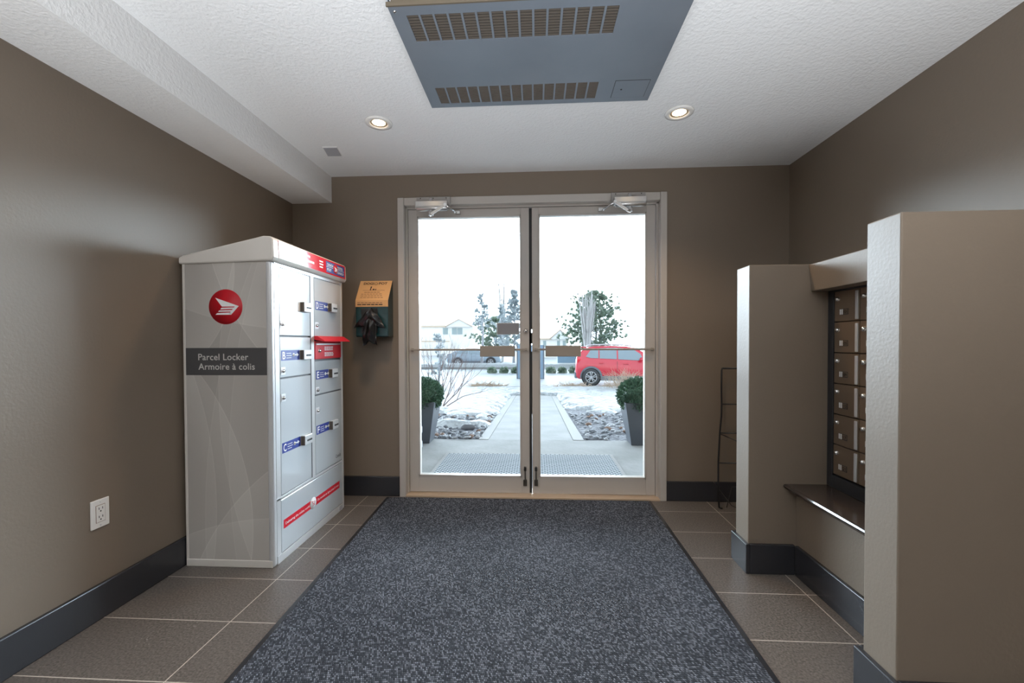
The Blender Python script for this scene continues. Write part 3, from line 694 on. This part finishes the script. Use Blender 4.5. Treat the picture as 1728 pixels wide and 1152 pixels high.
# red mail slot
M_ = obj('mail_slot', MB().box(XF - .006, XF + .004, LY0 + .414, LY0 + .746, 1.032, 1.142), 'red', T, bevel=.002)
obj('slot_opening', MB().box(XF - .006, XF + .001, LY0 + .416, LY0 + .744, 1.142, 1.166), 'black_slot', M_)
hp = [(0, 1.150), (.062, 1.137), (.065, 1.142), (.020, 1.172), (0, 1.172)]
obj('slot_hood', MB().prism(hp, (XF + .001, LY0 + .408, 0), (1, 0, 0), (0, 0, 1), (0, .345, 0)), 'red', M_, bevel=.002)
obj('slot_lip', MB().box(XF + .004, XF + .012, LY0 + .42, LY0 + .72, 1.118, 1.127), 'locker_alu', M_)
obj('lock', MB().lathe([(.0001, .008), (.009, .008), (.012, .0)], (XF + .004, LY0 + .462, 1.083), (1, 0, 0), 16), 'chrome', M_)
q = rough_lines(MB(), Vector((XF + .004, LY0 + .525, 1.102)), Fu, Fv, .13, 3, .009, .005, .0006, 9, 4); rough_lines(q, Vector((XF + .004, LY0 + .525, 1.066)), Fu, Fv, .13, 3, .009, .005, .0006, 10, 4)
obj('small_print', q, 'white_ink', M_)
# lower panel with the red ribbon
LP = obj('lower_panel', MB().box(XF - .008, XF + .001, LY0 + .066, LY0 + .752, .042, .318), 'locker_door', T, bevel=.003)
obj('red_ribbon', MB().box(XF + .001, XF + .0018, LY0 + .085, LY0 + .710, .160, .206), 'red', LP)
obj('lettering', text_geo('Delivering the online world', (XF + .0018, LY0 + .100, .176), Fu, Fv, .235, .018, .0006, .01), 'white_ink', LP)
obj('lettering', text_geo('Du monde en ligne jusqu\'à vous', (XF + .0018, LY0 + .425, .178), Fu, Fv, .270, .018, .0006, .01), 'white_ink', LP)
obj('round_sticker', MB().disc((XF + .001, LY0 + .376, .184), (1, 0, 0), .034, .002, 32), 'white_ink', LP)
ct = MB().tube([Vector((XF + .0035, LY0 + .376 + a, .184 + b)) for a, b in ((-.020, .014), (-.012, .014), (-.006, -.006), (.014, -.006))], .0014, 5)
ct.tube([Vector((XF + .0035, LY0 + .376 + a, .184 + b)) for a, b in ((-.010, .008), (.016, .008), (.012, -.002), (-.007, -.002))], .0012, 5)
ct.disc((XF + .003, LY0 + .372, .172), (1, 0, 0), .003, .001, 10).disc((XF + .003, LY0 + .386, .172), (1, 0, 0), .003, .001, 10)
obj('cart_pictogram', ct, 'red', LP)
obj('maker_plate', MB().box(XF + .003, XF + .0038, LY1 - .07, LY1 - .03, .006, .034), 'grey_plate', T)
# left side artwork
Su, Sv = Vector((1, 0, 0)), Vector((0, 0, 1)); sy = LY0
obj('side_band', MB().box(LX0 + .006, LX1 - .026, sy - .0008, sy, .970, 1.107), 'banner_grey', sidep)
obj('lettering', text_geo('Parcel Locker', (LX0 + .076, sy - .0008, 1.046), Su, Sv, .262, None, .0008, .010, 1.03), 'side_ink', sidep)
obj('lettering', text_geo('Armoire à colis', (LX0 + .076, sy - .0008, .998), Su, Sv, .295, None, .0008, .010, 1.03), 'side_ink', sidep)
obj('emblem_disc', MB().disc((LX0 + .223, sy, 1.313), (0, -1, 0), .0875, .0012, 64), 'logo_red', sidep)
obj('emblem_wing', wings(Vector((LX0 + .223, sy - .0012, 1.313)), Su, Sv, .000462, .0008), 'white_ink', sidep)

# ============================================================ OUTDOOR THINGS
T = thing('outdoor_mat', 'grey ribbed rubber scraper mat on the terrace outside the doors', 'mat', (-.08, 3.93, -.02))
obj('ribbed_surface', MB().box(-.90, .74, 3.52, 4.29, -.019, -.010), 'ribbed_rubber', T)
obj('border', MB().box(-.93, -.90, 3.49, 4.32, -.02, -.012).box(.74, .77, 3.49, 4.32, -.02, -.012).box(-.9, .74, 3.49, 3.52, -.02, -.012).box(-.9, .74, 4.29, 4.32, -.02, -.012), 'concrete_edge', T, bevel=.002)

def leaves(mb, c, R, n, sz, R_, sq=.85):
    for i in range(n):
        d = Vector((R_.gauss(0, 1), R_.gauss(0, 1), R_.gauss(0, 1))).normalized()
        r = R * R_.uniform(.86, 1.06); p = Vector(c) + Vector((d.x * r, d.y * r, d.z * r * sq))
        t = (d + Vector((R_.uniform(-1, 1), R_.uniform(-1, 1), R_.uniform(-1, 1))) * .7).normalized(); s_ = t.orthogonal().normalized(); s_.rotate(Matrix.Rotation(R_.uniform(0, 6.28), 3, t))
        l = sz * R_.uniform(.7, 1.3); mb.add([p, p + t * l * .5 + s_ * l * .28, p + t * l, p + t * l * .5 - s_ * l * .28], [(0, 1, 2, 3)])
def shrub(x, y, label, seed):
    R_ = random.Random(seed)
    t = thing('potted_shrub', label, 'potted shrub', (x, y, -.02), 'round shrubs in tall planters by the doors')
    a, b, h = .11, .19, .48
    vs = [(x - a, y - a, -.02), (x + a, y - a, -.02), (x + a, y + a, -.02), (x - a, y + a, -.02), (x - b, y - b, h - .02), (x + b, y - b, h - .02), (x + b, y + b, h - .02), (x - b, y + b, h - .02)]
    i_ = .025
    vs += [(x - b + i_, y - b + i_, h - .02), (x + b - i_, y - b + i_, h - .02), (x + b - i_, y + b - i_, h - .02), (x - b + i_, y + b - i_, h - .02)]
    vs += [(p[0], p[1], h - .08) for p in vs[8:12]]
    fs = [(0, 3, 2, 1)] + [(i, (i + 1) % 4, (i + 1) % 4 + 4, i + 4) for i in range(4)] + [(i + 4, (i + 1) % 4 + 4, (i + 1) % 4 + 8, i + 8) for i in range(4)] + [(i + 8, (i + 1) % 4 + 8, (i + 1) % 4 + 12, i + 12) for i in range(4)] + [(12, 13, 14, 15)]
    obj('planter', MB().add(vs, fs), 'planter_grey', t, bevel=.004)
    mb = MB(); c = (x, y, .52); mb.sphere(c, .20, 18, 12, (1, 1, .85)); leaves(mb, c, .225, 5200, .030, R_)
    obj('foliage', mb, 'leaf_green', t)
    obj('stem', MB().tube([(x, y, h - .1), (x, y, .5)], .015, 8), 'bark', t)
shrub(-1.325, 4.84, 'round green shrub in a tall dark planter outside the left door leaf', 1)
shrub(1.165, 4.84, 'round green shrub in a tall dark planter outside the right door leaf', 2)

# banded block against the outer wall on the left
T = thing('stone_block', 'low pale banded stone block beside the left planter', 'block', (-1.42, 4.45, -.02))
mb = MB()
for i in range(4): z = -.02 + i * .08; e = .0 if i % 2 else .012; mb.box(-1.60 - e, -1.262 + e, 4.36 - e, 4.56 + e, z, z + .072)
obj('courses', mb, 'block_grey', T, bevel=.006); obj('joint_core', MB().box(-1.595, -1.27, 4.365, 4.555, -.02, .29), 'rock_dark', T)

# river stones
def stone_mesh(seed, m):
    R_ = random.Random(seed); mb = MB(); mb.sphere((0, 0, 0), .5, 9, 6); 
    ax = [R_.uniform(.8, 1.5), R_.uniform(.5, .9), R_.uniform(.3, .5)]
    mb.v = [Vector((v.x * ax[0], v.y * ax[1], v.z * ax[2])) * (1 + .34 * NZ.noise(v * 3 + Vector((seed, 0, 0)))) for v in mb.v]
    return mb
protos = {}
def place_stones(x0, x1, label, group, n, seed):
    R_ = random.Random(seed)
    src = [obj('river_stone', stone_mesh(seed * 10 + i, m), m) for i, m in enumerate(('stone_grey', 'stone_pale', 'stone_grey', 'stone_pale', 'stone_brown'))]
    used = [False] * 5; c = 0; tries = 0; pts = []
    while c < n and tries < 9000:
        tries += 1; x = R_.uniform(x0, x1); y = 5.0 + 2.6 * R_.random() ** 1.5; s_ = R_.uniform(.055, .105)
        if snow_z(x, y) > gz(y) + .02: continue
        if abs(x + .91) < .13 and abs(y - 5.61) < .12: continue
        if any((x - a) ** 2 + (y - b) ** 2 < (.42 * (s_ + d)) ** 2 for a, b, d in pts): continue
        pts.append((x, y, s_)); k = R_.choice((0, 0, 1, 2, 2, 3, 3, 4)) if R_.random() < .9 else 0
        o = src[k] if not used[k] else src[k].copy()
        if used[k]: COL.objects.link(o)
        used[k] = True; o.location = (x, y, gz(y) + s_ * .12); o.rotation_euler = (R_.uniform(-.3, .3), R_.uniform(-.3, .3), R_.uniform(0, 6.28)); o.scale = (s_,) * 3
        tag(o, label, 'stone', group); c += 1
    for k in range(5):
        if not used[k]: bpy.data.objects.remove(src[k])
place_stones(-1.75, -.70, 'grey river stone in the bed left of the garden path', 'river stones in the left bed', 150, 3)
place_stones(.60, 1.65, 'grey river stone in the bed right of the garden path', 'river stones in the right bed', 150, 4)
rk = stone_mesh(77, 'rock_dark'); rk.v = [Vector((v.x * .17, v.y * .17, v.z * .26)) + Vector((-.91, 5.61, gz(5.61) + .045)) for v in rk.v]
tag(obj('rock', rk, 'rock_dark', loc=(-.91, 5.61, gz(5.61))), 'dark rounded rock, largest among the stones in the left bed', 'rock')

# bare shrub
def grow(mb, p, d, l, r, depth, R_, spread=.5, upb=.1, kids=(2, 3)):
    pts = [p]; q = Vector(p); dd = Vector(d)
    for i in range(4):
        dd = (dd + Vector((R_.uniform(-1, 1), R_.uniform(-1, 1), R_.uniform(-1, 1))) * .12 + Vector((0, 0, upb * .3))).normalized(); q = q + dd * l / 4; pts.append(q)
    mb.tube(pts, [r * (1 - .45 * i / 4) for i in range(5)], 5, False)
    if depth > 0:
        for k in range(R_.randint(*kids)):
            i = R_.choice((2, 3, 4)) if k else 4
            nd = (dd + Vector((R_.uniform(-1, 1), R_.uniform(-1, 1), R_.uniform(-.5, 1))) * spread).normalized()
            grow(mb, pts[i], nd, l * R_.uniform(.55, .85), r * .55, depth - 1, R_, spread, upb, kids)
R_ = random.Random(12); mb = MB(); o_ = Vector((-1.93, 8.25, -.22))
for d in ((.75, -.1, .75), (.45, .1, .9), (.1, 0, 1), (-.2, .2, 1), (.95, .1, .45), (.3, -.3, 1), (-.5, 0, .9), (.6, .2, 1)):
    grow(mb, o_ + Vector((R_.uniform(-.06, .06), 0, 0)), Vector(d).normalized(), .52, .014, 4, R_, .45, .12)
tag(obj('bare_shrub', mb, 'bark', loc=o_), 'leafless brown branching shrub in the snow behind the left planter', 'shrub')
R_ = random.Random(5)
def dry_grass(c, w_, h_, n, label, name='dry_plants', flat=False, th=.004, m='dry_grass'):
    mb = MB()
    for i in range(n):
        p = Vector(c) + Vector((R_.gauss(0, w_ * .3), R_.gauss(0, w_ * .12), 0))
        d = Vector((R_.uniform(-1, 1) * (1.6 if flat else .8), R_.uniform(-.5, .5), R_.uniform(.05, .4) if flat else 1)).normalized()
        l = h_ * R_.uniform(.6, 1.1); e = p + d * l; mb.tube([p, p + d * l * .6, e + Vector((d.x * l * .2, 0, -l * (.18 if not flat else .05)))], [th, th * .8, th * .3], 4, False)
    return tag(obj(name, mb, m, loc=c), label, 'plants')
dry_grass((3.1, 14.7, gz(14.7) - .02), .9, .95, 230, 'feathery tan ornamental grass in front of the red car', 'ornamental_grass', th=.005)
dry_grass((1.45, 16.2, gz(16.2)), 1.0, .30, 260, 'flattened dead brown plant lying beside the rear wheel of the red car', flat=True, th=.014)
dry_grass((2.95, 16.2, gz(16.2)), .6, .32, 200, 'flattened dead brown plant lying under the door of the red car', flat=True, th=.014)
dry_grass((-1.9, 16.0, gz(16) + .02), 1.0, .34, 300, 'flattened tan dead plant on the snow left of the path', flat=True, th=.014)

# ---- cars
def car(loc, rz, paint, label, H=1.70, sedan=False, n=1):
    t = thing('car', label, 'car', (0, 0, 0))
    hw = .90
    # stations: x, bottom, belt, top, half width ; x=0 at the rear axle, front towards +x
    if not sedan: st = [(-.66, .42, .95, 1.02, .70), (-.62, .32, 1.02, 1.16, .80), (-.50, .28, 1.10, 1.36, .86), (-.30, .26, 1.13, 1.58, .89), (.1, .24, 1.12, 1.645, .90), (.8, .22, 1.09, 1.665, .91), (1.4, .22, 1.06, 1.65, .91), (1.85, .22, 1.03, 1.58, .91), (2.25, .22, 1.01, 1.34, .90), (2.60, .24, 1.0, 1.06, .89), (3.0, .26, .96, .99, .87), (3.35, .30, .88, .90, .80), (3.52, .36, .72, .74, .66)]
    else: st = [(-.95, .40, .90, .93, .66), (-.85, .28, .97, 1.0, .80), (-.5, .22, 1.0, 1.05, .88), (-.2, .20, .98, 1.22, .90), (.2, .20, .96, 1.38, .90), (.9, .19, .93, 1.44, .90), (1.5, .19, .91, 1.40, .90), (2.0, .2, .90, 1.18, .89), (2.4, .22, .88, .96, .88), (3.0, .25, .80, .84, .84), (3.4, .32, .66, .68, .7)]
    vs = []; fs = []
    ring = []
    for x, b, be, tp, w_ in st:
        gh = max(0, (tp - be)); wi = w_ - .32 * gh - .02
        pr = [(0, b), (w_ * .93, b), (w_, b + .10), (w_ * 1.0, (b + be) / 2 + .05), (w_ * .985, be - .05), (w_ * .96, be), (wi + (w_ * .96 - wi) * .25, be + gh * .72), (wi, be + gh * .90), (wi - .10, tp), (0, tp + .015)]
        pts = [(x, -y, z) for y, z in pr] + [(x, y, z) for y, z in pr[-2:0:-1]]
        ring.append(len(pts)); vs += pts
    m_ = ring[0]
    for i in range(len(st) - 1):
        for k_ in range(m_): fs.append((i * m_ + k_, i * m_ + (k_ + 1) % m_, (i + 1) * m_ + (k_ + 1) % m_, (i + 1) * m_ + k_))
    fs += [tuple(range(m_))[::-1], tuple(range((len(st) - 1) * m_, len(st) * m_))]
    body = obj('body', MB().add(vs, fs, True), paint, t)
    def side(x, z, s, off=.012):     # point on the side surface
        for i in range(len(st) - 1):
            if st[i][0] <= x <= st[i + 1][0]: break
        a, b = st[i], st[i + 1]; f_ = max(0, min(1, (x - a[0]) / (b[0] - a[0]))); L2 = [a[j] + (b[j] - a[j]) * f_ for j in range(5)]
        be, tp, w_ = L2[2], L2[3], L2[4]; gh = max(.01, tp - be); wi = w_ - .32 * gh - .02
        if z <= be: y = w_ * (1.0 - .04 * max(0, min(1, (z - be + .05) / .05)))
        else: y = w_ * .96 + (wi - w_ * .96) * min(1, (z - be) / (gh * .9)) 
        return (x, s * (y + off), z)
    gl = [(-.28, .18), (.30, .40), (.72, 1.0)]
    for s in (-1, 1):
        W_ = ([(-.22, 1.22), (-.02, 1.165), (.30, 1.155), (.30, 1.56), (.0, 1.53)], [(.35, 1.15), (1.05, 1.12), (1.05, 1.595), (.35, 1.58)], [(1.11, 1.115), (2.14, 1.06), (2.02, 1.33), (1.76, 1.51), (1.11, 1.595)]) if not sedan else ([(-.1, 1.02), (.8, .98), (.8, 1.34), (.25, 1.30)], [(.86, .98), (1.9, .95), (1.5, 1.30), (.86, 1.34)])
        for poly_ in W_:
            mb = MB(); P_ = [side(x, z, s, .022) for x, z in poly_]; Q_ = [(p[0], p[1] - s * .03, p[2]) for p in P_]; k_ = len(P_)
            mb.add(P_ + Q_, [tuple(range(k_))] + [(i, (i + 1) % k_, (i + 1) % k_ + k_, i + k_) for i in range(k_)])
            obj('side_window', mb, 'car_glass', t)
        # sill cladding
        mb = MB(); xs_ = [.40 + i * .2 for i in range(10)]
        v_ = []; 
        for x in xs_: v_ += [side(x, .24, s, .02), side(x, .42, s, .02), side(x, .40, s, -.05), side(x, .22, s, -.05)]
        f_ = []
        for i in range(len(xs_) - 1): a = i * 4; f_ += [(a + j, a + (j + 1) % 4, a + 4 + (j + 1) % 4, a + 4 + j) for j in range(4)]
        mb.add(v_, f_ + [(0, 1, 2, 3), tuple(len(v_) - 4 + j for j in range(4))])
        obj('sill_cladding', mb, 'car_clad', t)
        for xc in (0, 2.66 if not sedan else 2.6):
            r_ = .36 if not sedan else .32
            wy = s * (hw - .10)
            ar = MB(); A_ = []
            for i in range(15):
                an = pi * (-.04 + 1.08 * i / 14)
                for rr in (r_ + .025, r_ + .105):
                    A_.append(side(xc + rr * cos(an), r_ + .0 + rr * sin(an), s, .022)); 
            B_ = [(p[0], p[1] - s * .06, p[2]) for p in A_]; k_ = len(A_)
            F_ = [(2 * i, 2 * i + 1, 2 * i + 3, 2 * i + 2) for i in range(14)] + [(k_ + 2 * i, k_ + 2 * i + 1, k_ + 2 * i + 3, k_ + 2 * i + 2) for i in range(14)] + [(2 * i, 2 * i + 2, k_ + 2 * i + 2, k_ + 2 * i) for i in range(14)] + [(2 * i + 1, 2 * i + 3, k_ + 2 * i + 3, k_ + 2 * i + 1) for i in range(14)]
            obj('arch_cladding', ar.add(A_ + B_, F_), 'car_clad', t)
            obj('wheel_well', MB().disc((xc, s * (hw - .03), r_ + .02), (0, s, 0), r_ + .05, .038, 32), 'black_slot', t)
            y0_ = s * (hw - .02)
            W2 = obj('wheel', MB().lathe([(r_ * .66, 0), (r_ * .66, .045), (r_ * .72, .055), (r_ * .95, .05), (r_, .02), (r_, -.05)], (xc, y0_, r_), (0, s, 0), 36), 'tyre', t)
            rm = MB().lathe([(r_ * .60, .035), (r_ * .69, .05), (r_ * .69, .03), (r_ * .60, .01)], (xc, y0_, r_), (0, s, 0), 36).disc((xc, y0_, r_), (0, s, 0), r_ * .14, .045, 20)
            for j in range(5):
                for e in (-.16, .16):
                    a_ = 2 * pi * j / 5 + pi / 2; b_ = a_ + e * 1.3
                    rm.tube([(xc + r_ * .12 * cos(a_ + e * 2), y0_ + s * .035, r_ + r_ * .12 * sin(a_ + e * 2)), (xc + r_ * .66 * cos(b_), y0_ + s * .04, r_ + r_ * .66 * sin(b_))], [.016, .020], 6)
            obj('rim', rm, 'alloy', W2)
            obj('hub_back', MB().disc((xc, y0_, r_), (0, s, 0), r_ * .66, .012, 28), 'black_slot', W2)
        if not sedan:
            rl = MB().tube([(-.2, s * .60, 1.64), (-.05, s * .60, 1.715), (.8, s * .61, 1.735), (1.5, s * .60, 1.70), (1.7, s * .60, 1.65)], .026, 8)
            obj('roof_rail', rl, 'alloy', t)
        for x, z in (((.42, .96), (1.42, .93)) if not sedan else ((.5, .85), (1.3, .82))):
            obj('door_handle', MB().box(x - .10, x + .10, s * (hw + .03) - .02, s * (hw + .03) + .02, z - .015, z + .015), paint, t, bevel=.01)
        obj('door_gap', MB().box(1.07, 1.078, s * (hw + .006) - .012, s * (hw + .006) + .012, .42, 1.02), 'black_slot', t)
        if not sedan: obj('tail_lamp', MB().box(-.60, -.42, s * .80 - .05, s * .80 + .05, .98, 1.12), 'red', t, bevel=.02)
        obj('mirror', MB().sphere((2.02, s * 1.02, 1.12), .12, 10, 8, (.7, .9, .7)), paint, t)
    if not sedan:
        obj('rear_bumper', MB().box(-.70, -.40, -.78, .78, .30, .56), 'car_clad', t, bevel=.05, seg=3)
        obj('spoiler', MB().box(-.48, -.20, -.62, .62, 1.60, 1.64), paint, t, bevel=.01)
    t.location = loc; t.rotation_euler = (0, 0, rz)
    return t
CR = -.10
# near-side rear wheel of the red car stands at (2.32, 17.9)
car((2.32 + .88 * sin(-CR) * -1 * -1 * 0 + .09, 17.9 + .88, -.712), CR, 'car_red', 'red compact sport utility car parked beyond the right planter')
car((-6.2, 33.9, -.75), .05, 'car_grey', 'grey blue car parked far off behind the bare shrub', sedan=True)

# ---- utility kiosk beyond the path
T = thing('utility_cabinet', 'blue grey upright cabinet standing beyond the end of the path', 'cabinet', (-.28, 21.9, -.75))
obj('body', MB().box(-.96, .40, 21.65, 22.2, -.75, .98), 'cabinet_blue', T, bevel=.03)
obj('edge_post', MB().box(-.99, -.93, 21.62, 22.2, -.75, .98).box(.37, .43, 21.62, 22.2, -.75, .98), 'car_clad', T)

# ---- trees
def conifer(x, y, zb, h, r, label, needles, seed, tufts=260, trunk_clear=.25, shape='cone', nl=.28, name='pine_tree', barkm='glare_pale_bark', group='conifers beyond the parking area'):
    R_ = random.Random(seed); t = thing(name, label, 'tree', (x, y, zb), group)
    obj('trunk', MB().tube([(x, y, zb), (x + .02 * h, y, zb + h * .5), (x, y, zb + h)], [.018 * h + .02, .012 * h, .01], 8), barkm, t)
    fo = MB(); br = MB()
    nb = tufts // 5
    for i in range(nb):
        f_ = trunk_clear + (1 - trunk_clear) * (i + R_.random()) / nb; z = zb + f_ * h
        g_ = (f_ - trunk_clear) / (1 - trunk_clear)
        rr = r * ((1 - g_) ** .8 + .06) if shape == 'cone' else r * (sqrt(max(0, 1 - (g_ * 1.02) ** 2.6)) * (.65 + .45 * min(1, g_ * 4)) + .05)
        rr *= R_.uniform(.55, 1.12); an = R_.uniform(0, 6.28)
        e = Vector((x + rr * cos(an), y + rr * sin(an), z + rr * R_.uniform(.1, .45))); s_ = Vector((x, y, z))
        br.tube([s_, (s_ + e) / 2 + Vector((0, 0, -.05 * rr)), e], [.022, .014, .006], 4, False)
        for k in range(5):
            u = .25 + .75 * (k + R_.random()) / 5; c = s_.lerp(e, u) + Vector((R_.gauss(0, .07), R_.gauss(0, .07), R_.gauss(0, .05))) * (1 + rr * .5)
            out = (e - s_).normalized() + Vector((0, 0, .6))
            for q in range(20):
                d = (out * .8 + Vector((R_.uniform(-1, 1), R_.uniform(-1, 1), R_.uniform(-1, 1)))).normalized(); w_ = d.orthogonal().normalized() * nl * .13
                fo.add([c - w_, c + w_, c + d * nl * R_.uniform(.6, 1.1)], [(0, 1, 2)])
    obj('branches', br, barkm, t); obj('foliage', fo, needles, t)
    return t
conifer(-4.1, 31.8, -.75, 5.5, .95, 'slim glare-paled conifer with a tuft on a bare stem left of the poplar', 'glare_pale_needles', 1, 130, .5, nl=.26)
conifer(-4.2, 44, -.75, 4.4, 2.4, 'low bushy green conifer behind the left push plate', 'pine_needles', 2, 620, .1, 'round', .36)
conifer(-1.9, 36, -.75, 6.2, 1.5, 'glare-paled conifer right of the tall bare poplar', 'glare_pale_needles', 3, 330, .2, nl=.34)
conifer(-3.25, 39, -.75, 5.3, .85, 'narrow glare-paled conifer left of the tall bare poplar', 'glare_pale_needles', 4, 170, .2, nl=.3)
conifer(-4.66, 20, -.75, 2.2, .45, 'very small glare-paled conifer behind the bare shrub', 'glare_pale_needles', 5, 90, .1, nl=.16)
conifer(-9.3, 30, -.75, 2.6, .8, 'small conifer at the far left edge of the left glass', 'glare_pale_needles', 8, 110, .1, nl=.2)
conifer(4.15, 30, -.75, 5.3, 2.15, 'broad dark green pine above the red car', 'pine_needles', 6, 1050, .1, 'round', .30)
def bare(x, y, zb, h, label, seed, n=10, sp=.1, m='poplar_bark', group='bare poplars beyond the parking area', kids=2, r0=.05):
    R_ = random.Random(seed); mb = MB()
    for i in range(n):
        a = R_.uniform(0, 6.28); s_ = sp * R_.uniform(.3, 1); hh = h * R_.uniform(.72, 1) if i else h
        pts = [(x + cos(a) * s_ * .15, y + sin(a) * s_ * .15, zb)]
        for k in range(1, 7):
            u = k / 6; pts.append((x + cos(a) * s_ * h * (.25 + .75 * u) * (u ** .6) + R_.uniform(-.03, .03), y + sin(a) * s_ * h * u, zb + hh * u))
        mb.tube(pts, [r0 * (1 - .7 * k / 6) for k in range(7)], 5, False)
        for q in range(kids * 4):
            k = R_.randint(2, 5); p = Vector(pts[k]); e = p + Vector((R_.uniform(-.35, .35), R_.uniform(-.3, .3), R_.uniform(.5, 1.0)))
            mb.tube([p, e], [r0 * .25, .006], 4, False)
    return tag(obj('bare_tree', mb, m, loc=(x, y, zb)), label, 'tree', group)
bare(-3.15, 40, -.75, 8.6, 'tallest bare pale poplar seen through the left glass', 21, 9, .055, r0=.11)
bare(3.25, 27, -.75, 5.1, 'clump of pale bare trunks in front of the broad green pine', 22, 18, .15, r0=.10)
bare(9.0, 34, -.75, 2.6, 'small leafless tree beyond the roof of the red car', 23, 5, .35, 'bark', r0=.03)
bare(-8.0, 27, -.75, 2.6, 'small leafless tree at the left side of the left glass', 24, 6, .35, 'bark', r0=.03)
# low evergreen bushes in a row
R_ = random.Random(31); b0 = None
for i, (x, y) in enumerate(((.9, 25.7), (1.6, 25.8), (2.3, 25.7), (3.12, 25.8), (-1.2, 25.7), (-1.95, 25.8), (-2.7, 25.7))):
    if b0 is None:
        mb = MB(); leaves(mb, (0, 0, .16), .14, 260, .20, R_, 1.1); leaves(mb, (.12, 0, .12), .1, 120, .16, R_, 1.0); mb.tube([(0, 0, 0), (0, 0, .3)], .03, 6); b0 = obj('low_bush', mb, 'pine_needles')
        o = b0
    else: o = b0.copy(); COL.objects.link(o)
    o.location = (x, y, -.76); o.rotation_euler = (0, 0, i); s_ = R_.uniform(.85, 1.05); o.scale = (s_, s_, s_ * .9)
    tag(o, 'low dark evergreen bush in the row beyond the snow, %s the cabinet' % ('right of' if x > 0 else 'left of'), 'bush', 'low bushes right of the cabinet' if x > 0 else 'low bushes left of the cabinet')
T = thing('storage_bin', 'pale blue box standing behind the low bushes right of the cabinet', 'box', (2.5, 33.8, -.75))
obj('body', MB().box(1.7, 3.35, 33.4, 34.2, -.75, .40), 'cabinet_blue', T, bevel=.04); obj('lid', MB().box(1.65, 3.4, 33.35, 34.25, .40, .47), 'house_roof', T, bevel=.02)

# ---- houses
def house(x0, x1, y, eave, parts, label):
    t = thing('house', label, 'house', ((x0 + x1) / 2, y, -.75), 'houses in the distance')
    obj('walls', MB().box(x0, x1, y, y + 8, -.75, eave), 'house_white', t)
    for k_, (a, b, z0_, zp) in enumerate(parts):
        obj('roof', MB().prism([(a - .3, z0_), (b + .3, z0_), ((a + b) / 2, zp)], (0, y - .4, 0), (1, 0, 0), (0, 0, 1), (0, 9, 0)), 'house_roof', t)
        obj('fascia', MB().tube([(a - .35, y - .45, z0_), ((a + b) / 2, y - .45, zp + .05), (b + .35, y - .45, z0_)], .09, 4), 'house_trim', t)
    return t
h = house(-16.8, -8.9, 60, 3.4, [(-12.6, -9.3, 3.35, 4.4)], 'pale house with a small gable far off beyond the left glass')
obj('low_roof', MB().prism([(60, 3.4), (64, 4.0), (68, 3.4)], (-16.9, 0, 0), (0, 1, 0), (0, 0, 1), (8, 0, 0)), 'house_roof', h)
obj('eave_board', MB().box(-16.9, -12.9, 59.8, 60, 3.35, 3.55).box(-18, -12, 58.2, 58.4, 1.2, 1.38), 'house_trim', h)
for x in (-13.3, -12.0, -11.2): w_ = obj('window', MB().box(x, x + .7, 59.93, 60, 2.3, 3.2), 'window_grey', h)
h = house(-.3, 3.9, 52, 1.55, [(2.0, 3.9, 1.5, 2.6)], 'pale low house far off behind the storage box')
obj('eave_board', MB().box(-.3, 2.0, 51.8, 52, 1.45, 1.62), 'house_trim', h)
for x in (.9, 2.6, 3.3): obj('window', MB().box(x, x + .35, 51.93, 52, .5, 1.3), 'window_grey', h)
